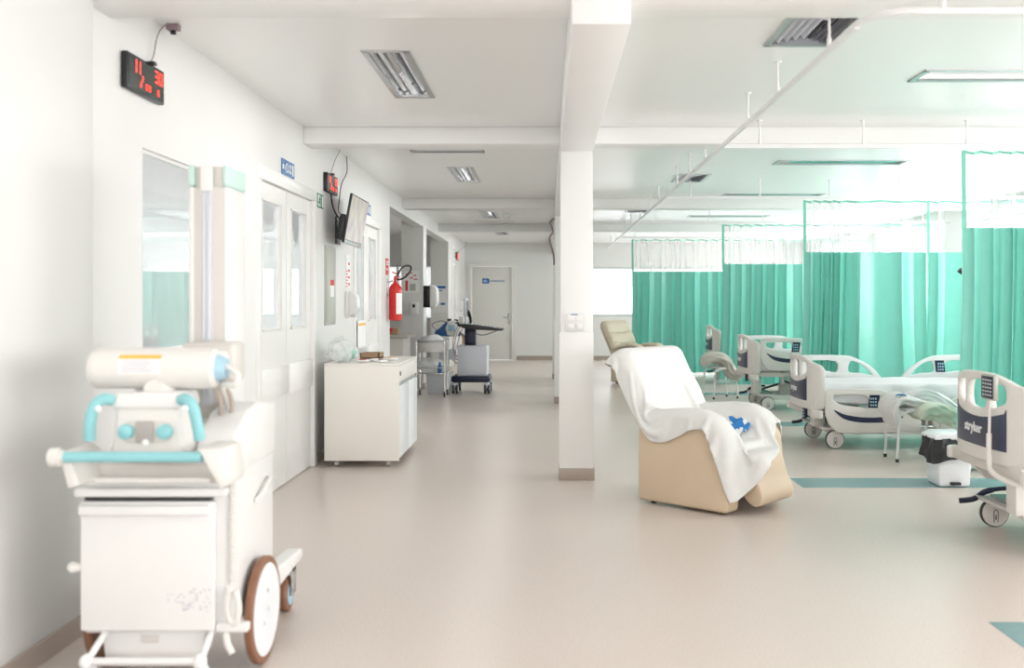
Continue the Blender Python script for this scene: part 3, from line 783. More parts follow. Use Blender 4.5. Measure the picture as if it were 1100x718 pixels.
crumple('plastic_bag', (-1.72, 8.28, cz), .11, (.75, 1.1, .85), M['plasticbag'], 'crumpled translucent plastic bag on top of the white cabinet', 'bag', 4)
crumple('gauze_bundle', (-1.72, 8.55, cz), .07, (1, 1.2, .75), mat('pale_green_gauze', s2l(170, 215, 200), .8), 'pale green gauze bundle behind the plastic bag on the cabinet', 'bundle', 6)
for i, (x, y, c, l, rz) in enumerate(((-1.54, 8.3, 'redp', 'small red packet lying beside the plastic bag on the cabinet', 20), (-1.46, 8.42, 'paper', 'white paper packet lying at the middle of the cabinet top', -15), (-1.38, 8.3, 'card', 'tan packet nearest the front right on the cabinet top', 40), (-1.34, 8.58, 'orange', 'orange striped packet toward the right rear of the cabinet top', 5))):
    t = thing('packet', l, 'packet', (x, y, cz), R(rz), 'packets on the white cabinet')
    f = MB(); f.ball((0, 0, .012), .05, (1.1, .8, .25), 3, lambda p: 1+.15*vnoise(p*3, 1, i)); f.build('pouch', M['paper'], t)
    f = MB(); f.box(-.028, .028, -.02, .02, .021, .0265, .002); f.build('printed_band', M[c], t)
t = thing('cardboard_tray', 'flat brown cardboard tray at the back of the cabinet top', 'tray', (-1.66, 8.95, cz))
f = MB(); f.box(0, .17, -.12, .12, 0, .01); f.box(0, .01, -.12, .12, 0, .05); f.box(.16, .17, -.12, .12, 0, .05); f.box(0, .17, -.12, -.11, 0, .05); f.box(0, .17, .11, .12, 0, .05); f.build('carton', M['card'], t)
f = MB(); f.box(.015, .155, -.105, .105, .01, .04, .004); f.build('paper_stack', M['paper'], t)

# ------------------------------------------------------------------ steel instrument trolley
t = thing('instrument_trolley', 'stainless steel two-shelf trolley behind the white cabinet', 'trolley', (-1.66, 14.35, 0))
for (x, y) in ((-.2, -.2), (.2, -.2), (-.2, .2), (.2, .2)):
    f = MB(); f.cyl((x, y, .1), (x, y, .8), .012, n=10); f.build('leg', M['steel'], t); castor(t, x, y, .04, .022, M['rubber'], .1)
for z, n in ((.64, 'upper_shelf'), (.33, 'lower_shelf')):
    f = MB(); f.box(-.2, .2, -.2, .2, z, z+.012, .003)
    if n == 'upper_shelf':
        for a in ((-.2, .2, -.205, -.195), (-.2, .2, .195, .205), (-.205, -.195, -.2, .2), (.195, .205, -.2, .2)): f.box(*a, z, z+.14, .002, 1)
    f.build(n, M['steel'], t)
f = MB(); f.tube([(-.2, -.2, .8), (.2, -.2, .8), (.2, .2, .8), (-.2, .2, .8)], .011, 8, True); f.build('guard_rail', M['steel'], t)
f = MB(); f.tube([(-.2, -.205, .42), (.2, -.205, .42)], .006, 8); f.build('guard_rail', M['steel'], t)
crumple('folded_linen', (-1.66, 14.35, .655), .18, (1, .95, .62), M['sheet'], 'white linen heaped on the top shelf of the steel trolley', 'linen', 8, .12, 3)
crumple('clear_bag_pile', (-1.68, 14.33, .343), .16, (1, .95, .62), M['plasticbag'], 'crumpled clear bags on the lower shelf of the steel trolley', 'bag', 9, .25, 4)
t = thing('bottle', 'small blue bottle on the lower shelf of the steel trolley', 'bottle', (-1.53, 14.19, .343))
f = MB(); f.lathe([(.03, 0), (.032, .01), (.032, .1), (.015, .125)], n=16); f.build('body', M['medblue'], t)
f = MB(); f.lathe([(.016, .125), (.016, .155)], n=12); f.build('cap', M['blue2'], t)
t = thing('storage_box', 'blue-grey box standing on the floor behind the steel trolley', 'box', (-1.6, 14.78, 0))
f = MB(); f.prism([(-.16, .0), (.16, .0), (.19, .3), (-.19, .3)], 'y', -.13, .13, .01); f.build('body', M['silver'], t)
f = MB(); f.box(-.2, .2, -.14, .14, .3, .32, .005); f.build('lid', M['silver'], t)

# ------------------------------------------------------------------ ventilator beside the trolley
t = thing('ventilator', 'blue and white breathing machine on a wheeled pole behind the steel trolley', 'ventilator', (-1.56, 15.68, 0))
f = MB(); f.cyl((0, 0, .12), (0, 0, .82), .02, n=12); f.build('pole', M['steel'], t)
for k in range(5):
    a = R(72*k+20); x, y = .2*math.cos(a), .2*math.sin(a)
    f = MB(); f.tube([(0, 0, .13), (x*.6, y*.6, .12), (x, y, .1)], .014, 8); f.build('foot', M['bedm'], t); castor(t, x, y, .035, .022, M['rubber'], .09)
f = MB(); f.box(-.13, .13, -.12, .12, .45, .62, .02); f.build('humidifier', M['silver'], t)
f = MB(); f.prism([(-.2, .82), (.2, .82), (.2, .87), (.1, 1.02), (-.02, 1.05), (-.12, .95), (-.2, .9)], 'y', -.13, .13, .012); f.build('blue_housing', M['medblue'], t)
f = MB(); f.prism([(.0, .84), (.16, .82), (.2, .93), (.14, 1.07), (.02, 1.06), (-.03, .95)], 'y', -.17, -.12, .015); f.build('control_head', M['trimw'], t)
f = MB(); f.box(.02, .12, -.176, -.168, .9, 1.0, .003); f.build('display', M['lightblue'], t)
f = MB(); f.box(.0, .06, -.16, -.1, 1.055, 1.095, .008); f.box(.1, .17, -.15, -.1, 1.05, 1.085, .008); f.build('connector', M['black'], t)
for k, m in ((0, 'yellow'), (1, 'yellow'), (2, 'cable')):
    f = MB(); f.tube(smooth([(.16, -.1-.02*k, .9), (.24+.02*k, -.14, .8), (.22+.03*k, -.1, .55), (.15, -.05, .4+.05*k), (.02, 0, .5)], 8), .011, 8); f.build('breathing_tube', M[m], t)
f = MB(); f.tube(smooth([(-.15, -.1, .9), (-.24, -.14, 1.0), (-.1, -.14, 1.06), (.04, -.13, 1.02)], 8), .007, 8); f.build('cable', M['cable'], t)

# ------------------------------------------------------------------ ultrasound machine
t = thing('ultrasound_machine', 'wheeled ultrasound machine with dark keyboard and thin monitor seen edge-on', 'ultrasound machine', (-1.13, 14.95, 0))
f = MB(); f.prism([(-.26, .17), (.26, .17), (.29, .2), (.27, .26), (-.27, .26), (-.29, .2)], 'y', -.3, .3, .008); f.build('base', M['navyd'], t)
for (x, y) in ((-.23, -.25), (.24, -.25), (-.23, .25), (.24, .25)):
    for s in (-1, 1):
        f = MB(); f.lathe([(.02, -.014), (.07, -.014), (.075, -.006), (.075, .006), (.07, .014), (.02, .014)], (x+s*.028, y, .075), 24, 'x'); wh = f.build('castor_wheel', M['rubber'], t)
        f = MB(); f.lathe([(.042, -.018), (.042, .018)], (x+s*.028, y, .075), 18, 'x'); f.build('hub', M['silver'], wh)
    f = MB(); f.box(x-.012, x+.012, y-.03, y+.03, .09, .18, .004); f.ball((x, y, .13), .06, (.9, .9, .6), 2); f.build('castor_cover', M['silver'], t)
f = MB(); f.box(-.2, .24, -.26, .26, .26, .71, .02, 3); f.build('cabinet_body', M['silver'], t)
f = MB(); f.box(-.19, .23, -.266, -.258, .30, .68, .01); f.build('front_cover', M['silver'], t)
f = MB(); f.box(-.1, .06, -.12, .1, .7, .96, .01); f.build('neck', M['navyd'], t)
f = MB(); f.prism([(-.2, 1.0), (-.05, .95), (.42, .93), (.44, .955), (.3, .985), (.05, 1.02), (-.2, 1.035)], 'y', -.24, .24, .01); c = f.build('keyboard_console', M['black'], t)
rr = random.Random(3)
for k in range(9):
    x = -.1+.055*k; f = MB(); f.lathe([(.012, 0), (.014, .03+.02*rr.random()), (.006, .045)], (x, -.15+.12*rr.random(), 1.02-.012*k*.8), 12); f.build('control_knob', [M['silver'], M['lightblue'], M['paper']][k % 3], c)
f = MB(); f.tube([(-.18, -.2, 1.04), (-.22, -.2, 1.045), (-.22, .2, 1.045), (-.18, .2, 1.04)], .014, 8); f.tube([(.42, -.2, .94), (.46, -.2, .945), (.46, .2, .945), (.42, .2, .94)], .014, 8); f.build('grab_handle', M['black'], c)
f = MB(); f.tube(smooth([(-.02, .05, 1.0), (-.03, .1, 1.1), (-.06, .12, 1.2), (-.1, .1, 1.24)], 6), .022, 10); f.build('monitor_arm', M['black'], t)
f = MB(); f.prism([(-.1, 1.1), (-.07, 1.09), (-.075, 1.4), (-.1, 1.42), (-.115, 1.4), (-.115, 1.12)], 'y', -.16, .24, .006); mo = f.build('monitor', M['silver'], t)
f = MB(); f.box(-.071, -.068, -.14, .22, 1.12, 1.38); 
f.build('screen', M['black'], mo)
for k, (x, y) in enumerate(((-.16, -.2), (-.12, -.22), (-.07, -.2))):
    f = MB(); f.lathe([(.012, 0), (.02, .04), (.024, .09), (.02, .11)], (x, y, 1.03), 12); f.build('probe', M['trimw'], t)
    f = MB(); f.tube(smooth([(x, y, 1.03), (x-.08, y-.06, .9), (x-.1-.03*k, y-.04, .65-.06*k), (x-.02, y+.02, .6), (x+.02, y+.05, .72)], 8), .006, 6); f.build('probe_cable', M['cable'], t)
f = MB(); f.tube(smooth([(.02, -.25, .94), (.1, -.28, .88), (.2, -.28, .87), (.3, -.26, .9), (.38, -.24, .93)], 8), .007, 6); f.build('power_cable', M['black'], t)
# ------------------------------------------------------------------ portable x-ray machine, near left
t = thing('portable_xray_machine', 'white wheeled portable x-ray machine with teal handles, blurred in the left foreground', 'x-ray machine', (-1.34, 3.6, 0))
X0, Y0 = -1.34, 3.6
def B(x0, x1, y0, y1, z0, z1, bev, name, m, par=t):
    f = MB(); f.box(x0-X0, x1-X0, y0-Y0, y1-Y0, z0, z1, bev, 3); return f.build(name, m, par)
def xy(x, y, z): return (x-X0, y-Y0, z)
# chassis body: profile in Y,Z extruded along x
f = MB()
prof = [(3.44, .205), (4.02, .205), (4.02, .86), (3.92, .90), (3.74, .90), (3.62, .80), (3.50, .745), (3.44, .74)]
f.prism([(a-Y0, b_) for a, b_ in prof], 'x', -1.6-X0, -1.105-X0, .012, 3); body = f.build('body', M['cream'], t)
B(-1.615, -1.095, 3.395, 3.5, .685, .715, .008, 'shelf_lip', M['cream'])
B(-1.585, -1.15, 3.41, 3.44, .672, .686, .002, 'drawer_gap', M['dark'])
d = B(-1.597, -1.14, 3.405, 3.44, .225, .668, .006, 'cassette_drawer', M['cream'])
f = MB(); f.prism([(3.405-Y0, .62), (3.385-Y0, .625), (3.385-Y0, .655), (3.405-Y0, .66)], 'x', -1.595-X0, -1.155-X0, .004); f.build('pull_lip', M['cream'], d)
# illegible sticker print
rr = random.Random(5); f = MB()
for (bx, bz, w_, h_, n) in ((-1.3, .335, .06, .035, 14), (-1.225, .345, .07, .05, 26), (-1.25, .305, .035, .02, 14), (-1.19, .3, .03, .02, 6)):
    for k in range(n):
        x = bx+rr.random()*w_; z = bz+rr.random()*h_-h_/2; f.box(x-X0, x-X0+.006, 3.4035-Y0, 3.405-Y0, z, z+.0025)
f.build('sticker_print', M['print'], d)
# small handle side tray, upper rear bar
B(-1.575, -1.14, 3.37, 3.40, .735, .755, .008, 'document_rail', M['cream2'])
B(-1.57, -1.12, 3.43, 3.7, .72, .80, .02, 'control_deck', M['greige'])
f = MB(); f.tube([xy(-1.575, 3.25, .845), xy(-1.125, 3.25, .845)], .0175, 20); f.build('push_handle', M['teal'], t)
f = MB(); f.cyl(xy(-1.62, 3.25, .845), xy(-1.588, 3.25, .845), .03, n=20); f.cyl(xy(-1.588, 3.25, .845), xy(-1.575, 3.25, .845), .019, n=20); f.build('handle_end_cap', M['cream2'], t)
f = MB(); f.prism([(-1.135-X0, .875), (-1.05-X0, .875), (-1.035-X0, .76), (-1.06-X0, .74)], 'y', 3.23-Y0, 3.42-Y0, .008); f.build('handle_bracket', M['cream2'], t)
f = MB(); f.prism([(-1.6-X0, .86), (-1.56-X0, .83), (-1.53-X0, .75), (-1.57-X0, .74)], 'y', 3.26-Y0, 3.5-Y0, .006); f.build('handle_bracket', M['cream2'], t)
# right-hand humped console cover
f = MB(); f.prism([(a-Y0, b_) for a, b_ in ((3.44, .74), (3.44, .82), (3.52, .90), (3.62, .955), (3.78, .975), (3.98, .955), (3.98, .75))], 'x', -1.225-X0, -1.085-X0, .015, 3); f.build('console_hump', M['cream'], t)
# collimator with control face and teal grips
f = MB(); f.prism([(-1.475-X0, .83), (-1.225-X0, .83), (-1.245-X0, 1.01), (-1.455-X0, 1.01)], 'y', 3.36-Y0, 3.56-Y0, .014, 3); col = f.build('collimator', M['cream2'], t)
f = MB(); f.prism([(-1.47-X0, .99), (-1.235-X0, .99), (-1.25-X0, 1.045), (-1.45-X0, 1.045)], 'y', 3.35-Y0, 3.56-Y0, .012, 3); f.build('top_cover', M['cream'], col)
f = MB(); f.prism([(a-X0, b_) for a, b_ in rrect(-1.44, -1.265, .875, .95, .035)], 'y', 3.353-Y0, 3.362-Y0, .002); f.build('control_face', M['greige'], col)
f = MB(); f.box(-1.385-X0, -1.325-X0, 3.346-Y0, 3.356-Y0, .878, .95, .004); f.build('grey_window', mat('grey_window', s2l(178, 172, 168), .3), col)
for x in (-1.415, -1.285):
    f = MB(); f.lathe([(.026, 0), (.024, .02), (.018, .024)], (0, 0, 0), 20, 'y')
    for v in f.bm.verts: v.co = Vector((x-X0+v.co.x, 3.353-Y0-v.co.y, .915+v.co.z))
    f.build('collimator_knob', M['teal'], col)
f = MB(); f.ball(xy(-1.35, 3.345, .878), .013, (1, .6, 1), 2); f.build('centre_button', M['paper'], col)
for s in (-1, 1):
    cx = -1.35
    f = MB(); f.tube(smooth([xy(cx+s*.115, 3.36, 1.02), xy(cx+s*.14, 3.34, 1.025), xy(cx+s*.165, 3.33, 1.0), xy(cx+s*.178, 3.33, .95), xy(cx+s*.185, 3.34, .89)], 6), .019, 14); h = f.build('grip', M['teal'], col)
    f = MB(); f.ball(xy(cx+s*.145, 3.315, .995), .012, (1, .5, 1), 2); f.build('screw_cap', M['paper'], h)
f = MB(); f.cyl(xy(-1.35, 3.47, 1.035), xy(-1.35, 3.47, 1.07), .06, .05, 24); f.cyl(xy(-1.35, 3.41, 1.055), xy(-1.35, 3.43, 1.055), .03, n=18); f.build('swivel', M['cream2'], t)
# tube housing
f = MB(); f.lathe([(.05, -1.585), (.062, -1.583), (.070, -1.57), (.072, -1.55), (.072, -1.19), (.068, -1.16), (.058, -1.15)], (-X0, 3.48-Y0, 1.12), 36, 'x'); tb = f.build('xray_tube_housing', M['cream2'], t)
def label_patch(x0, x1, a0, a1, name, m, r=.0727):
    f = MB(); P = [[(x-X0, 3.48-Y0-r*math.cos(R(a)), 1.12+r*math.sin(R(a))) for a in np.linspace(a0, a1, 8)] for x in (x0, x1)]
    f.grid(P); f.build(name, m, tb, 180)
label_patch(-1.47, -1.325, -12, 42, 'white_label', M['paper']); label_patch(-1.47, -1.325, 30, 42, 'orange_label', M['orange'], .0732)
f = MB()
for k in range(6):
    a = -6+6*k
    P = [[(x-X0, 3.48-Y0-.0731*math.cos(R(q)), 1.12+.0731*math.sin(R(q))) for q in (a, a+2)] for x in (-1.46, -1.345-.01*(k % 3))]; f.grid(P)
f.build('label_print', M['print'], tb, 180)
f = MB(); f.cyl(xy(-1.155, 3.48, 1.12), xy(-1.12, 3.48, 1.12), .05, .035, 20); f.build('blue_collar', M['lightblue'], tb)
f = MB(); f.tube(smooth([xy(-1.13, 3.48, 1.13), xy(-1.08, 3.47, 1.1), xy(-1.09, 3.47, 1.06), xy(-1.14, 3.5, 1.06), xy(-1.15, 3.6, .98), xy(-1.18, 3.7, .9)], 8), .011, 8); f.build('high_voltage_cable', M['cream2'], t)
f = MB(); f.tube(smooth([xy(-1.15, 3.5, 1.07), xy(-1.13, 3.55, 1.02), xy(-1.15, 3.62, .95), xy(-1.2, 3.68, .9)], 8), .008, 8); f.tube(smooth([xy(-1.17, 3.5, 1.07), xy(-1.165, 3.55, 1.0), xy(-1.19, 3.62, .93), xy(-1.23, 3.68, .88)], 8), .008, 8); f.build('high_voltage_cable', mat('taupe_cable', s2l(190, 176, 165), .5), t)
# arm back to the column
B(-1.30, -1.19, 3.54, 3.9, 1.08, 1.17, .015, 'support_arm', M['cream'])
B(-1.37, -1.17, 3.72, 3.87, 1.05, 1.20, .02, 'arm_carriage', M['greige'])
# vertical column
f = MB(); f.box(-1.385-X0, -1.25-X0, 3.87-Y0, 4.1-Y0, .3, 1.80, .01, 3); c = f.build('column', M['greige'], t)
f = MB(); f.box(-1.258-X0, -1.243-X0, 3.868-Y0, 4.1-Y0, .3, 1.80, .006, 3); f.build('column_side', M['cream'], c)
f = MB(); f.box(-1.392-X0, -1.372-X0, 3.868-Y0, 4.09-Y0, .3, 1.80, .006, 3); f.build('column_side', M['cream'], c)
f = MB(); f.box(-1.262-X0, -1.238-X0, 3.862-Y0, 4.104-Y0, 1.80, 1.885, .012, 3); f.build('column_cap', M['mint'], c)
f = MB(); f.box(-1.396-X0, -1.368-X0, 3.862-Y0, 4.104-Y0, 1.80, 1.885, .012, 3); f.build('column_cap', M['mint'], c)
f = MB(); f.box(-1.37-X0, -1.26-X0, 3.88-Y0, 4.1-Y0, 1.79, 1.88, .006, 3); f.build('column_top', M['greige'], c)
f = MB(); f.box(-1.343-X0, -1.297-X0, 3.85-Y0, 3.875-Y0, 1.78, 1.875, .005); f.build('slider_stop', M['cream'], c)
f = MB(); f.box(-1.34-X0, -1.3-X0, 3.862-Y0, 3.872-Y0, .95, 1.79, .003); f.build('guide_channel', M['silver'], c)
for x in (-1.33, -1.31):
    f = MB(); f.cyl(xy(x, 3.858, .98), xy(x, 3.858, 1.8), .0025, n=8); f.build('lift_cable', M['alu'], c)
# coiled cord with hand switch on the right side
P = []
for k in range(420):
    a = k*.55; z = .86-k*.00115; P.append(xy(-1.088+.011*math.cos(a), 3.44+.011*math.sin(a), z))
f = MB(); f.tube(P, .0035, 6); f.build('coiled_cord', M['cream2'], t)
f = MB(); f.tube(smooth([xy(-1.09, 3.43, .37), xy(-1.098, 3.42, .31), xy(-1.09, 3.42, .26), xy(-1.07, 3.42, .25), xy(-1.06, 3.42, .3), xy(-1.07, 3.42, .36)], 6), .012, 10); f.build('hand_switch', M['cream2'], t)
f = MB(); f.tube([xy(-1.102, 3.75, .6), xy(-1.085, 3.78, .62), xy(-1.085, 3.9, .66), xy(-1.102, 3.93, .66)], .008, 8); f.build('side_handle', M['cream2'], t)
# big wheels
for s, xx in ((1, -1.07), (-1, -1.645)):
    f = MB(); f.lathe([(.16, -.015), (.19, -.015), (.196, -.01), (.196, .01), (.19, .015), (.16, .015)], (xx-X0, 3.75-Y0, .196), 48, 'x'); wh = f.build('drive_wheel', M['brownr'], t)
    f = MB(); e = s*.017; f.lathe([(.172, 0), (.175, e*.6), (.168, e), (.05, e*1.05)] if s > 0 else [(.05, e*1.05), (.168, e), (.175, e*.6), (.172, 0)], (xx-X0, 3.75-Y0, .196), 48, 'x'); f.build('wheel_disc', M['whiteenamel'], wh)
    f = MB()
    for (dy, dz) in ((0, .07), (.0, -.0), (-.05, -.04)): f.ball((xx-X0+s*.019, 3.75-Y0+dy, .196+dz), .008, (.4, 1, 1), 2)
    f.build('wheel_bolt', M['alu'], wh)
f = MB(); f.box(-1.645-X0, -1.06-X0, 3.72-Y0, 3.78-Y0, .17, .215, .006); f.build('axle_housing', M['cream'], t)
B(-1.14, -1.03, 3.42, 3.46, .215, .245, .006, 'brake_bar', M['cream'])
f = MB(); f.tube([xy(-1.115, 3.45, .22), xy(-1.105, 3.44, .17), xy(-1.085, 3.43, .14)], .012, 8); f.build('brake_lever', M['cream2'], t)
# lower under-carriage plate and rear bumper bar
f = MB(); f.prism([(-1.54-X0, .21), (-1.18-X0, .21), (-1.215-X0, .10), (-1.525-X0, .10)], 'y', 3.44-Y0, 3.6-Y0, .006); f.build('under_plate', M['cream'], t)
f = MB(); f.box(-1.40-X0, -1.34-X0, 3.434-Y0, 3.441-Y0, .175, .20, .002); f.build('socket_plate', M['greige'], t)
f = MB(); f.tube([xy(-1.53, 3.34, .145), xy(-1.17, 3.34, .145)], .013, 14); f.build('bumper_bar', M['cream'], t)
for x in (-1.545, -1.165):
    f = MB(); f.ball(xy(x, 3.34, .145), .026, (.9, 1, 1), 3); f.build('bumper_end', M['paper'], t)
    f = MB(); f.tube([xy(x, 3.35, .14), xy(x+.02*(1 if x < -1.4 else 1), 3.4, .06), xy(x+.02, 3.42, .05)], .014, 10); f.tube([xy(x, 3.36, .15), xy(x+(.03 if x < -1.4 else .01), 3.45, .23)], .012, 10); f.build('bumper_leg', M['cream'], t)
f = MB(); f.cyl(xy(-1.62, 3.42, .44), xy(-1.597, 3.42, .44), .017, .012, 14); f.ball(xy(-1.628, 3.42, .44), .02, (1, 1, 1), 2); f.build('side_knob', M['cream2'], t)
# front outriggers with castors
for s, xx in ((1, -1.125), (-1, -1.58)):
    f = MB(); f.prism([(a-Y0, b_) for a, b_ in ((3.98, .19), (4.40, .215), (4.43, .235), (4.41, .262), (3.98, .28))], 'x', xx-.03-X0, xx+.04-X0, .01, 3); f.build('outrigger', M['cream'], t)
    f = MB(); f.lathe([(.04, -.02), (.07, -.02), (.077, -.012), (.077, .012), (.07, .02), (.04, .02)], (xx-.02-X0, 4.36-Y0, .077), 28, 'x'); wh = f.build('castor_wheel', M['brownr'], t)
    f = MB(); f.lathe([(.05, -.024), (.05, .024)], (xx-.02-X0, 4.36-Y0, .077), 22, 'x'); f.build('hub', M['lightblue'], wh)
    f = MB(); f.box(xx+.008-X0, xx+.016-X0, 4.33-Y0, 4.4-Y0, .07, .22, .003); f.box(xx-.056-X0, xx-.048-X0, 4.33-Y0, 4.4-Y0, .07, .22, .003); f.box(xx-.056-X0, xx+.016-X0, 4.33-Y0, 4.4-Y0, .17, .22, .004); f.build('castor_fork', M['alu'], t)
# ------------------------------------------------------------------ recliners; local +y is the front, +x the chair's right
RZ = -131.6
def recliner(loc, label, leather, detail):
    t = thing('recliner', label, 'recliner', loc, R(RZ), 'beige hospital recliners')
    side = [(-.345, .022), (.335, .018), (.35, .04), (.352, .36), (.335, .47), (.28, .555), (.18, .605), (.0, .61), (-.2, .575), (-.345, .55)]
    if detail: side = [(a, b_*1.06) for a, b_ in side]
    for s in (-1, 1):
        f = MB(); a, b_ = (.215, .36) if s > 0 else (-.36, -.215)
        f.prism(side, 'x', a, b_, .02, 3); arm = f.build('armrest', leather, t)
        f = MB(); P = []
        for k in range(15):
            u = k/14; y = -.3+.6*u; zt = np.interp(y, [-.335, -.2, 0, .18, .28, .335], [.55, .575, .61, .605, .555, .47])*(1.06 if detail else 1)
            row = []
            for q in range(13):
                a_ = PI*q/12; row.append((s*.287+.085*math.cos(a_), y, zt-.015+(.045*math.sin(a_)**.7 if 0 < q < 12 else 0)*min(1, 6*u+.3, 5*(1-u)+.2)))
            P.append(row)
        f.grid(P); f.build('arm_pad', leather, arm, 60)
        if detail:
            f = MB(); f.tube([(s*.372, -.3, .567), (s*.372, -.1, .61), (s*.372, .1, .63), (s*.37, .22, .604)], .004, 6); f.build('seam', M['seam'], arm)
    f = MB(); f.box(-.215, .215, -.32, .3, .08, .33, .015); f.build('base_frame', leather, t)
    f = MB(); P = []
    for i in range(17):
        v = i/16; y = -.26+.62*v; row = []
        for j in range(17):
            u = j/16; x = -.213+.426*u
            e = (1-abs(2*u-1)**6)*(1-abs(2*v-1)**8); row.append((x, y, .33+.09*e**.5+.01*math.sin(PI*v)))
        P.append(row)
    f.grid(P); f.box(-.213, .213, -.26, .36, .31, .365, .01); f.build('seat_cushion', leather, t, 60)
    # folded foot rest in front
    prof = smooth([(.34, .40), (.40, .39), (.435, .33), (.47, .22), (.51, .13), (.50, .075), (.45, .055), (.38, .10), (.35, .2)], 4, True)
    f = MB(); f.prism(prof, 'x', -.205, .205, .012, 3); f.build('foot_rest', leather, t)
    # back: tilted 24 degrees, pivot at (y -.27, z .47)
    th = R(28); H = .60 if detail else .57
    def bp(x, d, h):   # d thickness toward the front, h height along the back
        return (x, -.345+d*math.cos(th)-h*math.sin(th), .47+h*math.cos(th)+d*math.sin(th))
    f = MB(); P = []; NH, NX = 40, 28
    def front(u, v):
        x = (2*u-1); edge = max(0, 1-abs(x)**7)**.5*max(0, 1-abs(2*v-1)**14)**.5
        s1 = .64-.07*(1-x*x)+.0; s2 = .30-.05*(1-x*x)
        d = .085+.05*edge
        for sct, w in ((s1, .018), (s2, .015)): d -= .022*math.exp(-((v-sct)/w)**2)*edge
        d += .02*math.exp(-((v-.82)/.13)**2)*edge+.012*math.exp(-((v-.45)/.12)**2)*edge
        return d
    outline = lambda v: .352-.05*max(0, (v-.82)/.18)**2.2
    for i in range(NH+1):
        v = i/NH; P.append([bp((2*j/NX-1)*outline(v), front(j/NX, v) if 0 < j < NX and 0 < i < NH else .05, v*H) for j in range(NX+1)])
    f.grid(P)
    Q = [[bp((2*j/NX-1)*outline(i/NH), 0.05-.08*(1-abs(2*j/NX-1)**8)**.5*(1-abs(2*i/NH-1)**10)**.5, i/NH*H) for j in range(NX+1)] for i in range(NH+1)]
    f.grid(Q); bmesh.ops.remove_doubles(f.bm, verts=f.bm.verts[:], dist=1e-4)
    bk = f.build('backrest', leather, t, 70)
    if detail:
        for hh, sag in ((.64, .07), (.30, .05)):
            f = MB(); f.tube([bp(x*.34, front((x+1)/2, hh-sag*(1-x*x))+.002, (hh-sag*(1-x*x))*H) for x in np.linspace(-.97, .97, 19)], .0045, 6); f.build('seam', M['seam'], bk)
        f = MB(); f.tube([bp(.352, .05, v*H) for v in np.linspace(.02, .82, 10)], .004, 6); f.build('seam', M['seam'], bk)
    for (x, y) in ((-.3, -.29), (.3, -.29), (-.3, .29), (.3, .29)):
        f = MB(); f.lathe([(.02, 0), (.022, .03)], (x*.93, y*.93, 0), 14); f.build('foot', M['black'], t)
    return t
RC1 = (1.107, 6.754, 0)
recliner(RC1, 'beige recliner draped with a white cloth in the middle of the ward', M['leather'], False)
recliner((1.545, 16.634, 0), 'uncovered beige leather recliner in front of the far curtain', M['leather2'], True)

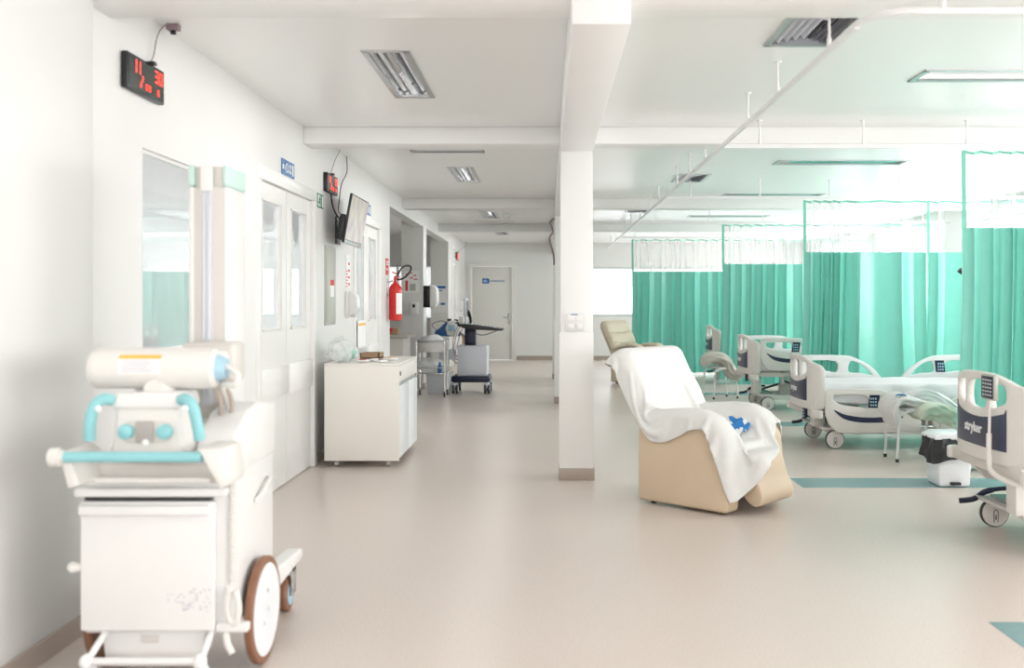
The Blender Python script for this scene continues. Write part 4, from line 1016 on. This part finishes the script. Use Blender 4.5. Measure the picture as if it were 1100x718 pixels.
# --- drape: particle cloth relaxed over the recliner shape
def drape():
    NV, NU = 84, 72
    th = R(28)
    # signed distance to rounded boxes: centre, half size, radius, tilt about x
    prims = [((.288, 0.0, .32), (.075, .35, .30), .05, 0), ((-.288, 0.0, .32), (.075, .35, .30), .05, 0),
             ((0, .03, .22), (.22, .33, .21), .04, 0)]
    cy = -.345+.055*math.cos(th)-.285*math.sin(th); cz_ = .47+.285*math.cos(th)+.055*math.sin(th)
    prims.append(((0, cy, cz_), (.355, .095, .288), .07, th))
    prims.append(((0, .43, .22), (.21, .085, .17), .03, 0))
    # rest layout: s along the length, u across (+x is the camera side)
    v = np.linspace(0, 1, NV)[:, None]; u = np.linspace(0, 1, NU)[None, :]
    Ltot = 1.20+.12*np.clip(u/.3, 0, 1)+.35*np.clip((u-.30)/.66, 0, 1)
    s = v*(Ltot*np.ones_like(v*u)/1)
    near = np.interp(v[:, 0]*1.7, [0, .05, .22, .52, .67, .80, 1.02, 1.14, 1.24, 1.4, 1.7], [.31, .38, .48, .59, .69, .67, .61, .60, .62, .60, .54])[:, None]
    far = np.interp(v[:, 0]*1.17, [0, .05, .22, .64, .80, 1.0, 1.17], [.35, .41, .46, .60, .76, .78, .76])[:, None]
    uu = -far+(near+far)*u
    rest = np.stack([uu*np.ones_like(s), s], 2)
    # initial profile (y,z) by arc length
    pr = np.array([(-.675, 1.02), (-.645, 1.04), (-.53, 1.04), (-.20, .50), (-.12, .47), (.38, .47), (.50, .42), (.55, -.4)])
    sl = np.concatenate([[0], np.cumsum(np.linalg.norm(np.diff(pr, axis=0), axis=1))])
    X = np.zeros((NV, NU, 3)); X[..., 1] = np.interp(s, sl, pr[:, 0]); zs = np.interp(s, sl, pr[:, 1])
    ww = np.clip((X[..., 1]+.26)/.1, 0, 1)*np.clip((.46-X[..., 1])/.08, 0, 1)
    h = ww*np.maximum(.68-zs, 0); au = np.abs(uu)*np.ones_like(zs); a1 = .195
    ax = np.where(au < a1, au, np.where(au < a1+h, a1, np.where(au < a1+h+.19, au-h, .39)))
    az = np.where(au < a1, 0, np.where(au < a1+h, au-a1, np.where(au < a1+h+.19, h, h-(au-a1-h-.19))))
    X[..., 0] = np.sign(uu)*ax; X[..., 2] = zs+az+.015
    rg = np.random.RandomState(2); X += rg.normal(0, .002, X.shape)
    X[..., 2] = np.maximum(X[..., 2], .02)
    V = np.zeros_like(X); dt = 1/90
    def groups():
        G = []
        def add(sa, sb, st):
            L = np.linalg.norm(rest[sa]-rest[sb], axis=2); G.append((sa, sb, L, st))
        for p in (0, 1):
            n = (NU-p)//2; add((slice(None), slice(p, p+2*n-1+0, 2)), (slice(None), slice(p+1, p+2*n, 2)), 1.0)
            n = (NV-p)//2; add((slice(p, p+2*n-1, 2), slice(None)), (slice(p+1, p+2*n, 2), slice(None)), 1.0)
        for p in (0, 1):
            n = (NV-p)//2
            add((slice(p, p+2*n-1, 2), slice(0, NU-1)), (slice(p+1, p+2*n, 2), slice(1, NU)), .35)
            add((slice(p, p+2*n-1, 2), slice(1, NU)), (slice(p+1, p+2*n, 2), slice(0, NU-1)), .35)
        for p in range(4):
            i = np.arange(p, NU-2, 4); add((slice(None), i), (slice(None), i+2), .10)
            i = np.arange(p, NV-2, 4); add((i, slice(None)), (i+2, slice(None)), .10)
        return G
    G = groups(); g = np.array([0, 0, -9.8])
    FR = .25
    steps = 260
    pin = (np.abs(uu) < .30) & (np.abs(s-.09) < .03)
    X0p = X[pin].copy(); tgt = X0p.copy(); tgt[:, 2] -= .02
    for it in range(steps):
        FR = .15 if it < 150 else .7
        Xo = X.copy(); V += g*dt; V *= .985; X = X+V*dt
        for k in range(10):
            for sa, sb, L, st in G:
                A = X[sa]; Bq = X[sb]; d = Bq-A; l = np.sqrt((d*d).sum(2))+1e-9
                c = (l-L)/l*.5*st; c = np.where((l < L) & (st < .2), c*1.0, c)
                e = d*c[..., None]; X[sa] = A+e; X[sb] = Bq-e
            X[pin, 0] = X0p[:, 0]; X[pin, 1] = X0p[:, 1]
            if k % 5 == 4:
                F = X.reshape(-1, 3); 
                collide_(F, Xo.reshape(-1, 3), prims, FR); X = F.reshape(NV, NU, 3)
        V = (X-Xo)/dt; sp = np.linalg.norm(V, axis=2, keepdims=True); V *= np.minimum(1, 2.5/(sp+1e-9))
    return X
def collide_(X, Xp, prims, FR):
    for c, h, r, a in prims:
        q = X-np.array(c)
        if a:
            ca, sa = math.cos(a), math.sin(a); q = np.stack([q[:, 0], q[:, 1]*ca+q[:, 2]*sa, -q[:, 1]*sa+q[:, 2]*ca], 1)
        hv = np.array(h)
        if abs(c[0]) > .2:      # arm: top falls away toward the front and slightly toward the rear
            top = np.interp(X[:, 1], [-.36, -.2, 0, .16, .26, .33, .36], [.60, .62, .645, .64, .60, .53, .47])
            q = q.copy(); q[:, 2] = np.where(q[:, 2] > 0, q[:, 2]-(top-.62), q[:, 2])
        hh = hv-r; d = np.abs(q)-hh
        out = np.maximum(d, 0); lo = np.sqrt((out*out).sum(1)); ins = np.minimum(d.max(1), 0)
        sd = lo+ins-r-.008; hit = np.nonzero(sd < 0)[0]
        if len(hit) == 0: continue
        qh = q[hit]; dh = d[hit]; oh = out[hit]; lh = lo[hit]
        g = np.where(lh[:, None] > 1e-9, oh/np.maximum(lh, 1e-9)[:, None]*np.sign(qh), 0)
        z = lh <= 1e-9; ax = dh.argmax(1); idx = np.nonzero(z)[0]; g[idx, ax[idx]] = np.sign(qh[idx, ax[idx]])
        if a: g = np.stack([g[:, 0], g[:, 1]*ca-g[:, 2]*sa, g[:, 1]*sa+g[:, 2]*ca], 1)
        X[hit] += -sd[hit][:, None]*g
        mv = X[hit]-Xp[hit]; tn = mv-(mv*g).sum(1)[:, None]*g; X[hit] -= FR*tn
    X[:, 2] = np.maximum(X[:, 2], .012)
X = drape()
f = MB(); f.grid([[tuple(p) for p in row] for row in X])
o = f.build('draped_cloth', M['towel'], None, 180, False)
o.location = RC1; o.rotation_euler = (0, 0, R(RZ))
tag(o, 'large white terry cloth draped over the front recliner', 'cloth')
md = o.modifiers.new('thick', 'SOLIDIFY'); md.thickness = .006; md.offset = 1
md = o.modifiers.new('sub', 'SUBSURF'); md.levels = 1; md.render_levels = 1
# blue patterned wrapper on the seat, laid on the cloth
def zcloth(x, y):
    D = (X[..., 0]-x)**2+(X[..., 1]-y)**2; m_ = D < .03**2
    return X[..., 2][m_].max() if m_.any() else .5
f = MB(); P = []
bx, by = -.10, .13
for i in range(13):
    row = []
    for j in range(17):
        x = bx-.05+.10*i/12; y = by-.08+.16*j/16; row.append((x, y+.02*math.sin(i*.5), zcloth(x, y)+.014+.008*math.sin(i*1.1+j*.7)))
    P.append(row)
f.grid(P)
def bluewhite():
    m = bpy.data.materials.new('blue_white_wrapper'); m.use_nodes = True; nt = m.node_tree; b = nt.nodes['Principled BSDF']
    tc = nt.nodes.new('ShaderNodeTexCoord'); n = nt.nodes.new('ShaderNodeTexNoise'); n.inputs['Scale'].default_value = 13
    nt.links.new(tc.outputs['Object'], n.inputs['Vector']); r = nt.nodes.new('ShaderNodeValToRGB'); r.color_ramp.interpolation = 'CONSTANT'
    r.color_ramp.elements[0].color = s2l(40, 130, 205)+(1,); r.color_ramp.elements[1].position = .52; r.color_ramp.elements[1].color = (.85, .9, .92, 1)
    nt.links.new(n.outputs['Fac'], r.inputs['Fac']); nt.links.new(r.outputs['Color'], b.inputs['Base Color']); return m
o = f.build('wrapper', bluewhite(), None, 180, False); o.location = RC1; o.rotation_euler = (0, 0, R(RZ))
md = o.modifiers.new('thick', 'SOLIDIFY'); md.thickness = .003
tag(o, 'crinkled blue and white wrapper lying on the draped recliner seat', 'wrapper')
# ------------------------------------------------------------------ hospital beds, local x from foot to head, camera side is -y
def bendf(u, v): return .11*(abs(u)/.48)**3.2
def board_outline(zb, ztop, zside, hw=.48):
    pts = [(-hw, zb+.03), (-hw+.03, zb), (hw-.03, zb), (hw, zb+.03), (hw, zside-.04)]
    pts += smooth([(hw, zside-.04), (hw-.03, zside), (.36, zside+.025), (.27, ztop-.02), (.15, ztop), (-.15, ztop), (-.27, ztop-.02), (-.36, zside+.025), (-hw+.03, zside), (-hw, zside-.04)], 4)[1:]
    return pts
def rail(root, x0, flip, y, z0, name, up, m, panel=False, pad=True):
    """siderail 0.86 long, .40 high; tapering arc toward the middle of the bed"""
    L, Hh = .86, .385
    fx = (lambda x: x) if not flip else (lambda x: L-x)
    ol = [(.0, .36), (.0, .16), (.03, .08), (.1, .01), (.16, 0), (.72, 0)]+smooth([(.72, 0), (.82, .03), (.86, .09), (.80, .18), (.70, .28), (.55, .36), (.42, Hh), (.05, Hh), (0, .36)], 4)[1:-1]
    h1 = smooth([(.06, .33), (.06, .29), (.14, .245), (.28, .225), (.38, .22), (.365, .34), (.08, .345)], 3, True)
    h2 = smooth([(.50, .335), (.485, .22), (.62, .205), (.74, .185), (.66, .28), (.58, .33)], 3, True)
    pts = lambda P: [(fx(a), b_) for a, b_ in P]
    b = plate(pts(ol), [pts(h1), pts(h2)], .035, None, 0, .008)
    f = MB(); s = 1
    f.merge(b, Matrix.Translation((x0, y, z0))); r = f.build(name, m, root, 50)
    out = -1 if y < 0 else 1
    st = smooth([(.07, .205), (.16, .165), (.30, .14), (.45, .135), (.62, .15), (.70, .14), (.60, .105), (.45, .09), (.28, .095), (.15, .13)], 4, True)
    b = plate(pts(st), [], .006, None, 0, .001); f = MB(); f.merge(b, Matrix.Translation((x0, y+out*.019, z0))); f.build('navy_stripe', M['navy'], r)
    # two link arms to the frame
    f = MB()
    for a in (.25, .6):
        xx = fx(a)+x0; f.tube([(xx, y-out*.01, z0+.06), (xx, y-out*.05, z0+(.02 if up else .16)), (xx, y-out*.09, z0+(-.04 if up else .22))], .015, 8)
    f.build('rail_link', M['bedm'], r)
    if not pad: return r
    b = plate([(fx(a), b_) for a, b_ in ((.395, .34), (.38, .225), (.47, .225), (.485, .34))], [], .01, None, 0, .001)
    f = MB(); f.merge(b, Matrix.Translation((x0, y-(out if panel else -out)*.017, z0))); kp = f.build('control_panel', M['navyd'], r)
    f = MB()
    for a in range(3):
        for c in range(3):
            xx = fx(.405+.022*a)+x0; f.box(xx-.007, xx+.007, y-(out if panel else -out)*.0235-.001, y-(out if panel else -out)*.0235+.001, z0+.24+.03*c, z0+.257+.03*c)
    f.build('key', M['lightblue'], kp)
def bed(loc, rz, label, dz, rails, pendant, headrail=True, pillow=False):
    t = thing('hospital_bed', label, 'bed', loc, rz, 'hospital beds')
    # footboard
    b = plate(board_outline(.37+dz, .84+dz, .765+dz), [
        smooth([(-.30, .79+dz), (-.31, .70+dz), (-.23, .665+dz), (-.16, .66+dz), (-.15, .80+dz), (-.22, .805+dz)], 3, True),
        smooth([(.30, .79+dz), (.31, .70+dz), (.23, .665+dz), (.16, .66+dz), (.15, .80+dz), (.22, .805+dz)], 3, True),
        smooth([(-.10, .805+dz), (-.11, .655+dz), (.11, .655+dz), (.10, .805+dz)], 3, True)], .04, bendf, 16, .01)
    f = MB(); T = Matrix(((0, 1, 0, 0), (-1, 0, 0, 0), (0, 0, 1, 0), (0, 0, 0, 1)))  # u -> -y, w -> x
    f.merge(b, T); fb = f.build('footboard', M['bed'], t, 50)
    top = lambda u: .645+dz-.045*(1-(u/.31)**2)
    ol = [(-.31, .44+dz), (.31, .44+dz), (.31, .66+dz)]+[(u, top(u)) for u in np.linspace(.30, -.30, 13)]+[(-.31, .66+dz)]
    b = plate(ol, [], .006, lambda u, v: bendf(u, v)-.022, 10, .0015); f = MB(); f.merge(b, T); f.build('navy_panel', M['navy'], fb)
    b = text_bm('stryker', .078, .0015); f = MB()
    for v in b.verts: v.co = Vector((v.co.x-.03, v.co.y-.0275+bendf(v.co.x-.03, 0), v.co.z+.535+dz))
    f.merge(b, T); f.build('lettering', M['paper'], fb)
    # headboard
    b = plate([(u, v+.08) for u, v in board_outline(.40+dz, .92+dz, .85+dz)], [smooth([(-.25, .93+dz), (-.25, .86+dz), (.25, .86+dz), (.25, .93+dz)], 3, True)], .04, lambda u, v: -bendf(u, v), 16, .01)
    f = MB(); f.merge(b, Matrix.Translation((2.25, 0, 0)) @ T); f.build('headboard', M['bed'], t, 50)
    # upper frame
    f = MB(); f.box(.02, .13, -.44, .44, .295+dz, .375+dz, .012); f.box(.1, 2.2, -.40, -.34, .33+dz, .39+dz, .008); f.box(.1, 2.2, .34, .40, .33+dz, .39+dz, .008); f.box(2.1, 2.2, -.42, .42, .3+dz, .38+dz, .01)
    for x in (.5, .9, 1.3, 1.7): f.box(x, x+.05, -.36, .36, .34+dz, .37+dz, .004)
    f.build('upper_frame', M['bedm'], t)
    for s in (-1, 1):
        f = MB(); f.lathe([(.048, 0), (.052, .008), (.052, .06), (.045, .068)], (.06, s*.475, .295+dz), 24); f.build('corner_bumper', M['bed'], t)

    f = MB(); f.box(.09, .2, -.24, -.12, .19, .3+dz, .01); f.build('frame_post', M['bed'], t)
    # mattress and linen
    zt_ = .60+dz
    f = MB(); f.box(.07, 2.18, -.42, .42, .40+dz, zt_-.02, .04, 3); f.build('mattress', M['sheet'], t)
    f = MB(); P = []; NX, NY = 90, 44
    for i in range(NX+1):
        x = .055+2.12*i/NX; row = []
        for j in range(NY+1):
            q = j/NY*2-1; w_ = .435; a = abs(q)
            wr = .007*vnoise((x*7, q*3, 0), 1, 2)+.006*math.sin(x*16+q*7+2*math.sin(q*3+x*2))*(.4+.6*a)
            if a < .72: y = q/.72*w_*.97; z = zt_+.006*math.cos(q*2)+wr
            else:
                k = (a-.72)/.28; y = math.copysign(w_*.97+.02*math.sin(k*PI/2)+wr*1.2+.006*math.sin(x*21+k*2)*k, q); z = zt_-.17*k**1.1+.012*math.sin(x*5+1)*k
            e = min(1, i/3); z -= .05*(1-e)
            row.append((x, y, z))
        P.append(row)
    f.grid(P); f.build('bed_sheet', M['sheet'], t, 180, False)
    f = MB(); f.box(.04, .056, -.4, .4, .42+dz, zt_-.02, .006); f.build('sheet_end', M['sheet'], t)
    if pillow:
        def pf(p): return 1
        f = MB(); f.ball((1.85, 0, zt_+.09), .3, (.8, 1.1, .3), 3, lambda p: 1+.04*vnoise(p*3, 1, 1)); f.build('pillow', M['sheet'], t)
    # lower chassis
    f = MB(); f.box(.2, 2.0, -.33, -.27, .13, .19, .008); f.box(.2, 2.0, .27, .33, .13, .19, .008); f.box(.2, .3, -.36, .36, .14, .2, .01); f.box(1.9, 2.0, -.36, .36, .14, .2, .01)
    f.prism([(.12, .2), (.45, .165), (.5, .125), (.14, .17)], 'y', -.36, .36, .006)
    f.build('chassis', M['bed'], t)
    for x in (.55, 1.6):
        f = MB(); f.box(x-.06, x+.06, -.1, .1, .18, .26+dz/2, .006); c = f.build('lift_column', M['bedm'], t)
        f = MB(); f.box(x-.045, x+.045, -.08, .08, .24+dz/2, .35+dz, .004); f.build('inner_column', M['alu'], c)
    for (x, s) in ((.25, -1), (.25, 1), (1.95, -1), (1.95, 1)):
        y = s*.375
        f = MB(); f.lathe([(.06, -.016), (.083, -.016), (.086, -.01), (.086, .01), (.083, .016), (.06, .016)], (x, y, .086), 36, 'y'); wh = f.build('castor_wheel', M['rubber'], t)
        for q in (-1, 1):
            f = MB(); pr = [(.079, 0), (.079, .005), (.072, .008), (.03, .009)]
            f.lathe([(a, q*(.014+b_)) for a, b_ in pr], (x, y, .086), 32, 'y'); cv = f.build('wheel_cover', M['bed'], wh)
            f = MB(); yy = y+q*.0235
            f.tube(smooth([(x-.012, yy, .03), (x-.012, yy, .09), (x, yy, .105), (x+.012, yy, .09), (x+.012, yy, .03)], 5), .0022, 6); f.tube([(x, yy, .045), (x, yy, .075)], .0035, 6)
            f.build('slot_mark', M['rubber'], cv)
        f = MB(); f.cyl((x, y-s*.05, .12), (x, y-s*.05, .2), .02, n=14); f.box(x-.03, x+.03, min(y, y-s*.07), max(y, y-s*.07), .165, .195, .006); f.build('castor_mount', M['bed'], t)
    # foot pedals
    for s in (1,):
        f = MB(); f.tube(smooth([(.34, .20, .26), (.24, .26, .25), (.17, .32, .22), (.12, .36, .17), (.04, .38, .155)], 5), .017, 10, False, [.013]*8+[.017]*13); f.build('brake_pedal', M['navyd'], t)
    f = MB(); f.box(.18, .34, -.28, .28, .2, .215, .004); f.build('pedal_plate', mat('smoked_plate', s2l(150, 170, 165), .2), t)
    f = MB()
    f.tube([(.3, .2, .22), (.6, .1, .28+dz*.5), (.95, .25, .33+dz)], .014, 8); f.tube([(.5, -.2, .3+dz*.6), (.9, -.15, .2), (1.2, .1, .3+dz)], .012, 8); f.build('cable_bundle', M['black'], t)
    # rails: (which, side, up)
    for (x0, flip, side, up) in rails:
        z0 = (.425 if up else .165)+(dz if up else dz)
        rail(t, x0, flip, side*.475, z0, 'side_rail', up, M['bedw'] if (up and side > 0) else M['bed'], side > 0, side < 0 or flip)
    if pendant is not None:
        a = pendant
        f = MB(); f.box(-.055, -.028, a-.08, a+.08, .71+dz, .85+dz, .01); pn = f.build('hand_controller', M['greypanel'], t)
        f = MB(); f.box(-.058, -.054, a-.07, a+.07, .72+dz, .84+dz, .002); kp = f.build('keypad', M['navyd'], pn)
        f = MB()
        for i in range(4):
            for j in range(5):
                f.box(-.0595, -.058, a-.055+.03*i, a-.04+.03*i, .735+dz+.02*j, .743+dz+.02*j)
        f.build('key', M['paper'], kp)
        f = MB(); f.tube(smooth([(-.04, a, .715+dz), (-.045, a-.005, .6+dz), (-.05, a-.01, .5+dz)], 6), .008, 8); f.tube(smooth([(-.05, a-.01, .53+dz), (-.052, a-.015, .40+dz), (-.05, a-.04, .33+dz), (-.0, a-.13, .29+dz), (.1, a-.16, .27+dz)], 8), .014, 10); f.build('controller_cord', M['bed'], t)
    else:
        f = MB(); f.box(-.01, .018, -.30, -.22, .27+dz, .36+dz, .006); pn = f.build('foot_controller', M['navyd'], t)
        f = MB()
        for i in range(3):
            for j in range(3): f.box(-.0118, -.01, -.292+.025*i, -.278+.025*i, .285+dz+.025*j, .297+dz+.025*j)
        f.build('key', M['lightblue'], pn)
    return t
bed((2.44, 5.62, 0), 0, 'raised hospital bed nearest the camera, cut off by the right edge', .11, [(.14, False, 1, False), (1.12, True, 1, False)], -.22)
bed((2.40, 9.56, 0), 0, 'white-sheeted hospital bed in the middle, its near rails lowered', 0, [(.14, False, 1, True), (1.12, True, 1, True), (.14, False, -1, False), (1.12, True, -1, False)], None)
bed((2.50, 12.8, 0), 0, 'hospital bed with both rails raised, beyond the middle bed', .09, [(.14, False, 1, True), (.14, False, -1, True), (1.12, True, -1, True), (1.12, True, 1, True)], None, pillow=True)
bed((2.72, 16.8, 0), 0, 'furthest hospital bed, mostly hidden behind the third bed curtain', .12, [(.14, False, 1, False), (1.12, True, 1, False)], None)

# ------------------------------------------------------------------ stools, blankets, bins
def stool(loc, rz, label, hs=.43, w_=.34, d_=.30):
    t = thing('metal_stool', label, 'stool', loc, rz, 'white tube bedside stools')
    for s in (-1, 1):
        f = MB(); f.tube(smooth([(-w_/2-.02, s*d_/2, .02), (-w_/2, s*d_/2, hs-.08), (-w_/2+.03, s*d_/2, hs-.02), (-w_/2+.1, s*d_/2, hs), (0, s*d_/2, hs), (w_/2-.1, s*d_/2, hs), (w_/2-.03, s*d_/2, hs-.02), (w_/2, s*d_/2, hs-.08), (w_/2+.02, s*d_/2, .02)], 5), .011, 10); f.build('leg_frame', M['bedw'], t)
        for e in (-1, 1):
            f = MB(); f.lathe([(.014, 0), (.016, .03)], (e*(w_/2+.02), s*d_/2, 0), 12); f.build('rubber_foot', M['rubber'], t)
    f = MB(); f.tube([(-w_/2-.01, -d_/2, .2), (-w_/2-.01, d_/2, .2)], .008, 8); f.tube([(w_/2+.01, -d_/2, .2), (w_/2+.01, d_/2, .2)], .008, 8); f.tube([(-w_/2, -d_/2, .24), (w_/2, -d_/2, .24)], .008, 8); f.tube([(-w_/2, d_/2, .24), (w_/2, d_/2, .24)], .008, 8); f.build('stretcher', M['bedw'], t)
    f = MB(); f.box(-w_/2+.05, w_/2-.05, -d_/2-.01, d_/2+.01, hs, hs+.025, .01); f.build('seat', M['bedw'], t)
    return t
stool((3.14, 8.55, 0), 0, 'white tube stool with a towel bundle beside the middle bed')
stool((2.44, 14.05, 0), R(20), 'white tube stool with a grey blanket in front of the far curtain', .42)
def folded(name, path, w_, th_, m, label, cat, loc, rz=0, seed=1, turns=1.6):
    """a soft folded bundle: layered cloth whose centre line is `path` (x,z) with width along y"""
    P = []; pts = smooth(path, 8); n = len(pts); K = 40
    for i, (x, z) in enumerate(pts):
        row = []; u = i/(n-1)
        if i < n-1: dx, dz = pts[i+1][0]-x, pts[i+1][1]-z
        l = math.hypot(dx, dz); nx, nz = -dz/l, dx/l
        taper = min(1, 5*u+.25, 5*(1-u)+.3)
        for k in range(K):
            a = 2*PI*k/K; ca, sa = math.cos(a), math.sin(a)
            rr = 1+.10*math.sin(3*a+u*4+seed)+.07*math.sin(7*a+u*9*turns+seed*2)+.06*math.sin(11*a-u*13)+.08*vnoise((u*6, ca*2, sa*2), 1, seed)
            y = w_/2*abs(ca)**.6*math.copysign(1, ca)*rr*(.85+.15*taper); o_ = th_/2*abs(sa)**.8*math.copysign(1, sa)*rr*taper
            row.append((x+nx*o_, y, z+nz*o_))
        P.append(row)
    f = MB(); f.grid(P, True)
    f._add(P[0], [tuple(range(K))]); f._add(P[-1], [tuple(range(K))[::-1]])
    bmesh.ops.remove_doubles(f.bm, verts=f.bm.verts[:], dist=1e-5)
    o = f.build(name, m, None, 180); o.location = loc; o.rotation_euler = (0, 0, rz)
    return tag(o, label, cat)
folded('towel_bundle', [(-.16, -.13), (-.17, .03), (-.10, .08), (.02, .05), (.14, .0), (.22, -.08)], .34, .10, M['towel'], 'cream towel hanging over the left edge of the bedside stool', 'towel', (3.10, 8.55, .44), 0, 3)
folded('folded_towel', [(-.10, -.06), (-.02, .0), (.08, -.01), (.18, -.05), (.24, -.10)], .30, .15, M['green_towel'], 'pale green folded towel in front on the bedside stool', 'towel', (3.20, 8.40, .44), 0, 5)
folded('white_sheet_bundle', [(-.16, .02), (.0, .06), (.16, .0), (.3, -.1), (.42, -.2)], .3, .12, M['sheet'], 'white sheet bundle sloping off the right side of the bedside stool', 'sheet', (3.28, 8.72, .47), 0, 7)
o = folded('blue_cloth_tip', [(-.05, -.03), (-.02, .02), (.04, .02)], .06, .03, M['medblue'], 'small blue cloth tip on top of the stool towels', 'cloth', (3.0, 8.45, .535), 0, 2)
folded('grey_blanket', [(-.20, -.06), (-.17, .02), (-.08, .06), (.04, .05), (.12, .0), (.17, -.1), (.25, -.17), (.33, -.16)], .3, .17, M['grey_blanket'], 'grey blanket bundled over the far stool beside the third bed', 'blanket', (2.40, 14.05, .50), R(-6), 9)
# pedal bins
def bin_(loc, label, bag, sc=1.0, rz=0):
    t = thing('waste_bin', label, 'waste bin', loc, rz, 'white waste bins')
    f = MB(); f.prism([(-.12*sc, .004), (.12*sc, .004), (.145*sc, .36*sc), (-.145*sc, .36*sc)], 'y', -.13*sc, .13*sc, .015, 3)
    f.build('body', M['cabdoor'], t)
    f = MB(); f.box(-.04*sc, .04*sc, -.16*sc, -.12*sc, .02, .04, .005); f.build('pedal', M['rubber'], t)
    if bag:
        f = MB(); P = []; K = 48
        for i in range(6):
            z = .36-.026*i; row = []
            for k in range(K):
                a = 2*PI*k/K; ca, sa = math.cos(a), math.sin(a); h = .144+.005*i+.010*math.sin(9*a+i*.5)+.006*math.sin(17*a)
                row.append((math.copysign(min(abs(ca)*1.3, 1), ca)*h, math.copysign(min(abs(sa)*1.3, 1), sa)*(h-.005), z+(.02*math.sin(3*a) if i == 5 else 0)-(.04 if (i == 5 and ca < 0) else 0)))
            P.append(row)
        f.grid(P, True); f.build('black_bin_liner', M['black'], t, 60, False)
    f = MB(); f.prism([(-.165*sc, .375*sc), (.165*sc, .375*sc), (.16*sc, .405*sc), (.1*sc, .425*sc), (-.1*sc, .425*sc), (-.16*sc, .40*sc)], 'y', -.155*sc, .155*sc, .01, 3); f.build('lid', M['cabdoor'], t)
    return t
bin_((2.97, 7.38, 0), 'white pedal bin with a black liner behind the nearest bed', True, .93)
bin_((3.5, 8.1, 0), 'second white bin partly hidden behind the nearest bed', False, .8)
# reading lamp on a thin arm at the head of the middle bed
t = thing('reading_lamp', 'black reading lamp head on a thin pale arm in front of the green curtain', 'lamp', (4.75, 10.35, 0))
f = MB(); f.lathe([(.12, 0), (.12, .02), (.02, .04)]); f.build('base', M['bedm'], t)
f = MB(); f.tube(smooth([(0, 0, .03), (0, 0, .9), (-.02, 0, 1.2), (-.12, 0, 1.42), (-.38, 0, 1.62)], 8), .010, 10); f.build('arm', M['bedw'], t)
f = MB(); f.cyl((-.37, 0, 1.61), (-.47, 0, 1.69), .02, .03, 16); f.build('lamp_head', M['black'], t)
f = MB(); f.tube([(-.42, 0, 1.64), (-.40, 0, 1.56), (-.37, 0, 1.53)], .01, 8); f.build('handle', M['black'], t)
WORLD, P_SIDE, P_BACK, P_END, P_FILL, P_TROF_FILL, EXPO = 2.1, 50, 62, 45, 7, 11, 0.09
# ------------------------------------------------------------------ camera, light, world
cd = bpy.data.cameras.new('camera'); cam = bpy.data.objects.new('camera', cd); COL.objects.link(cam)
cam.location = (0, 0, 1.35); cam.rotation_euler = (R(90), 0, 0)
cd.sensor_width = 36; cd.lens = 35.02; cd.shift_x = -.0345; cd.shift_y = -.0309; cd.clip_end = 200
cd.dof.use_dof = True; cd.dof.focus_distance = 8.5; cd.dof.aperture_fstop = 1.9
scene.camera = cam
w = bpy.data.worlds.new('daylight'); scene.world = w; w.use_nodes = True
nt = w.node_tree; bg = nt.nodes['Background']; bg.inputs['Strength'].default_value = WORLD
tc = nt.nodes.new('ShaderNodeTexCoord'); sx = nt.nodes.new('ShaderNodeSeparateXYZ'); cr = nt.nodes.new('ShaderNodeValToRGB')
nt.links.new(tc.outputs['Generated'], sx.inputs[0]); nt.links.new(sx.outputs['Z'], cr.inputs['Fac']); nt.links.new(cr.outputs[0], bg.inputs['Color'])
cr.color_ramp.elements[0].position = .0; cr.color_ramp.elements[0].color = (.86, .88, .88, 1)
cr.color_ramp.elements[1].position = .25; cr.color_ramp.elements[1].color = (.93, .97, 1, 1)
def area(name, loc, rot, sx, sy, power, col=(1, 1, 1), spread=180):
    l = bpy.data.lights.new(name, 'AREA'); l.shape = 'RECTANGLE'; l.size = sx; l.size_y = sy; l.energy = power; l.color = col; l.spread = R(spread)
    o = bpy.data.objects.new(name, l); COL.objects.link(o); o.location = loc; o.rotation_euler = rot; return o
for i, h in enumerate(RW):
    area('window_daylight', (XR+.35, (h[0]+h[1])/2, 1.75), (0, R(90), 0), 1.7, h[1]-h[0], P_SIDE*(h[1]-h[0]), (1, .997, .985))
for h in BW:
    area('window_daylight', ((h[0]+h[1])/2, YB-.4, 1.6), (R(90), 0, 0), h[1]-h[0], 1.9, P_BACK, (1, .995, .98))
area('window_daylight', (3.1, YE+.4, 1.6), (R(-90), 0, 0), 4, 1.2, P_END, (.95, .98, 1))
# unseen lamps added behind and above to brighten the room; its troffers are off
area('added_fill_lamp', (-.9, -.8, ZC-.03), (0, 0, 0), .25, 1.2, P_FILL, (1, .98, .95))
area('added_fill_lamp', (-.9, 2.0, ZC-.03), (0, 0, 0), .25, 1.2, P_FILL, (1, .98, .95))
area('added_fill_lamp', (2.9, 2.3, ZC-.03), (0, 0, 0), 1.2, .25, P_FILL, (1, .98, .95))
for a in LIGHTS_LONG: area('added_fill_lamp', ((a[0]+a[1])/2, (a[2]+a[3])/2, ZC-.012), (0, 0, 0), .2, 1.1, P_TROF_FILL, (1, .98, .95))  # lamp added below each switched-off corridor fixture to brighten the corridor
scene.view_settings.view_transform = 'Standard'; scene.view_settings.look = 'None'
scene.view_settings.exposure = EXPO; scene.view_settings.gamma = 1.0
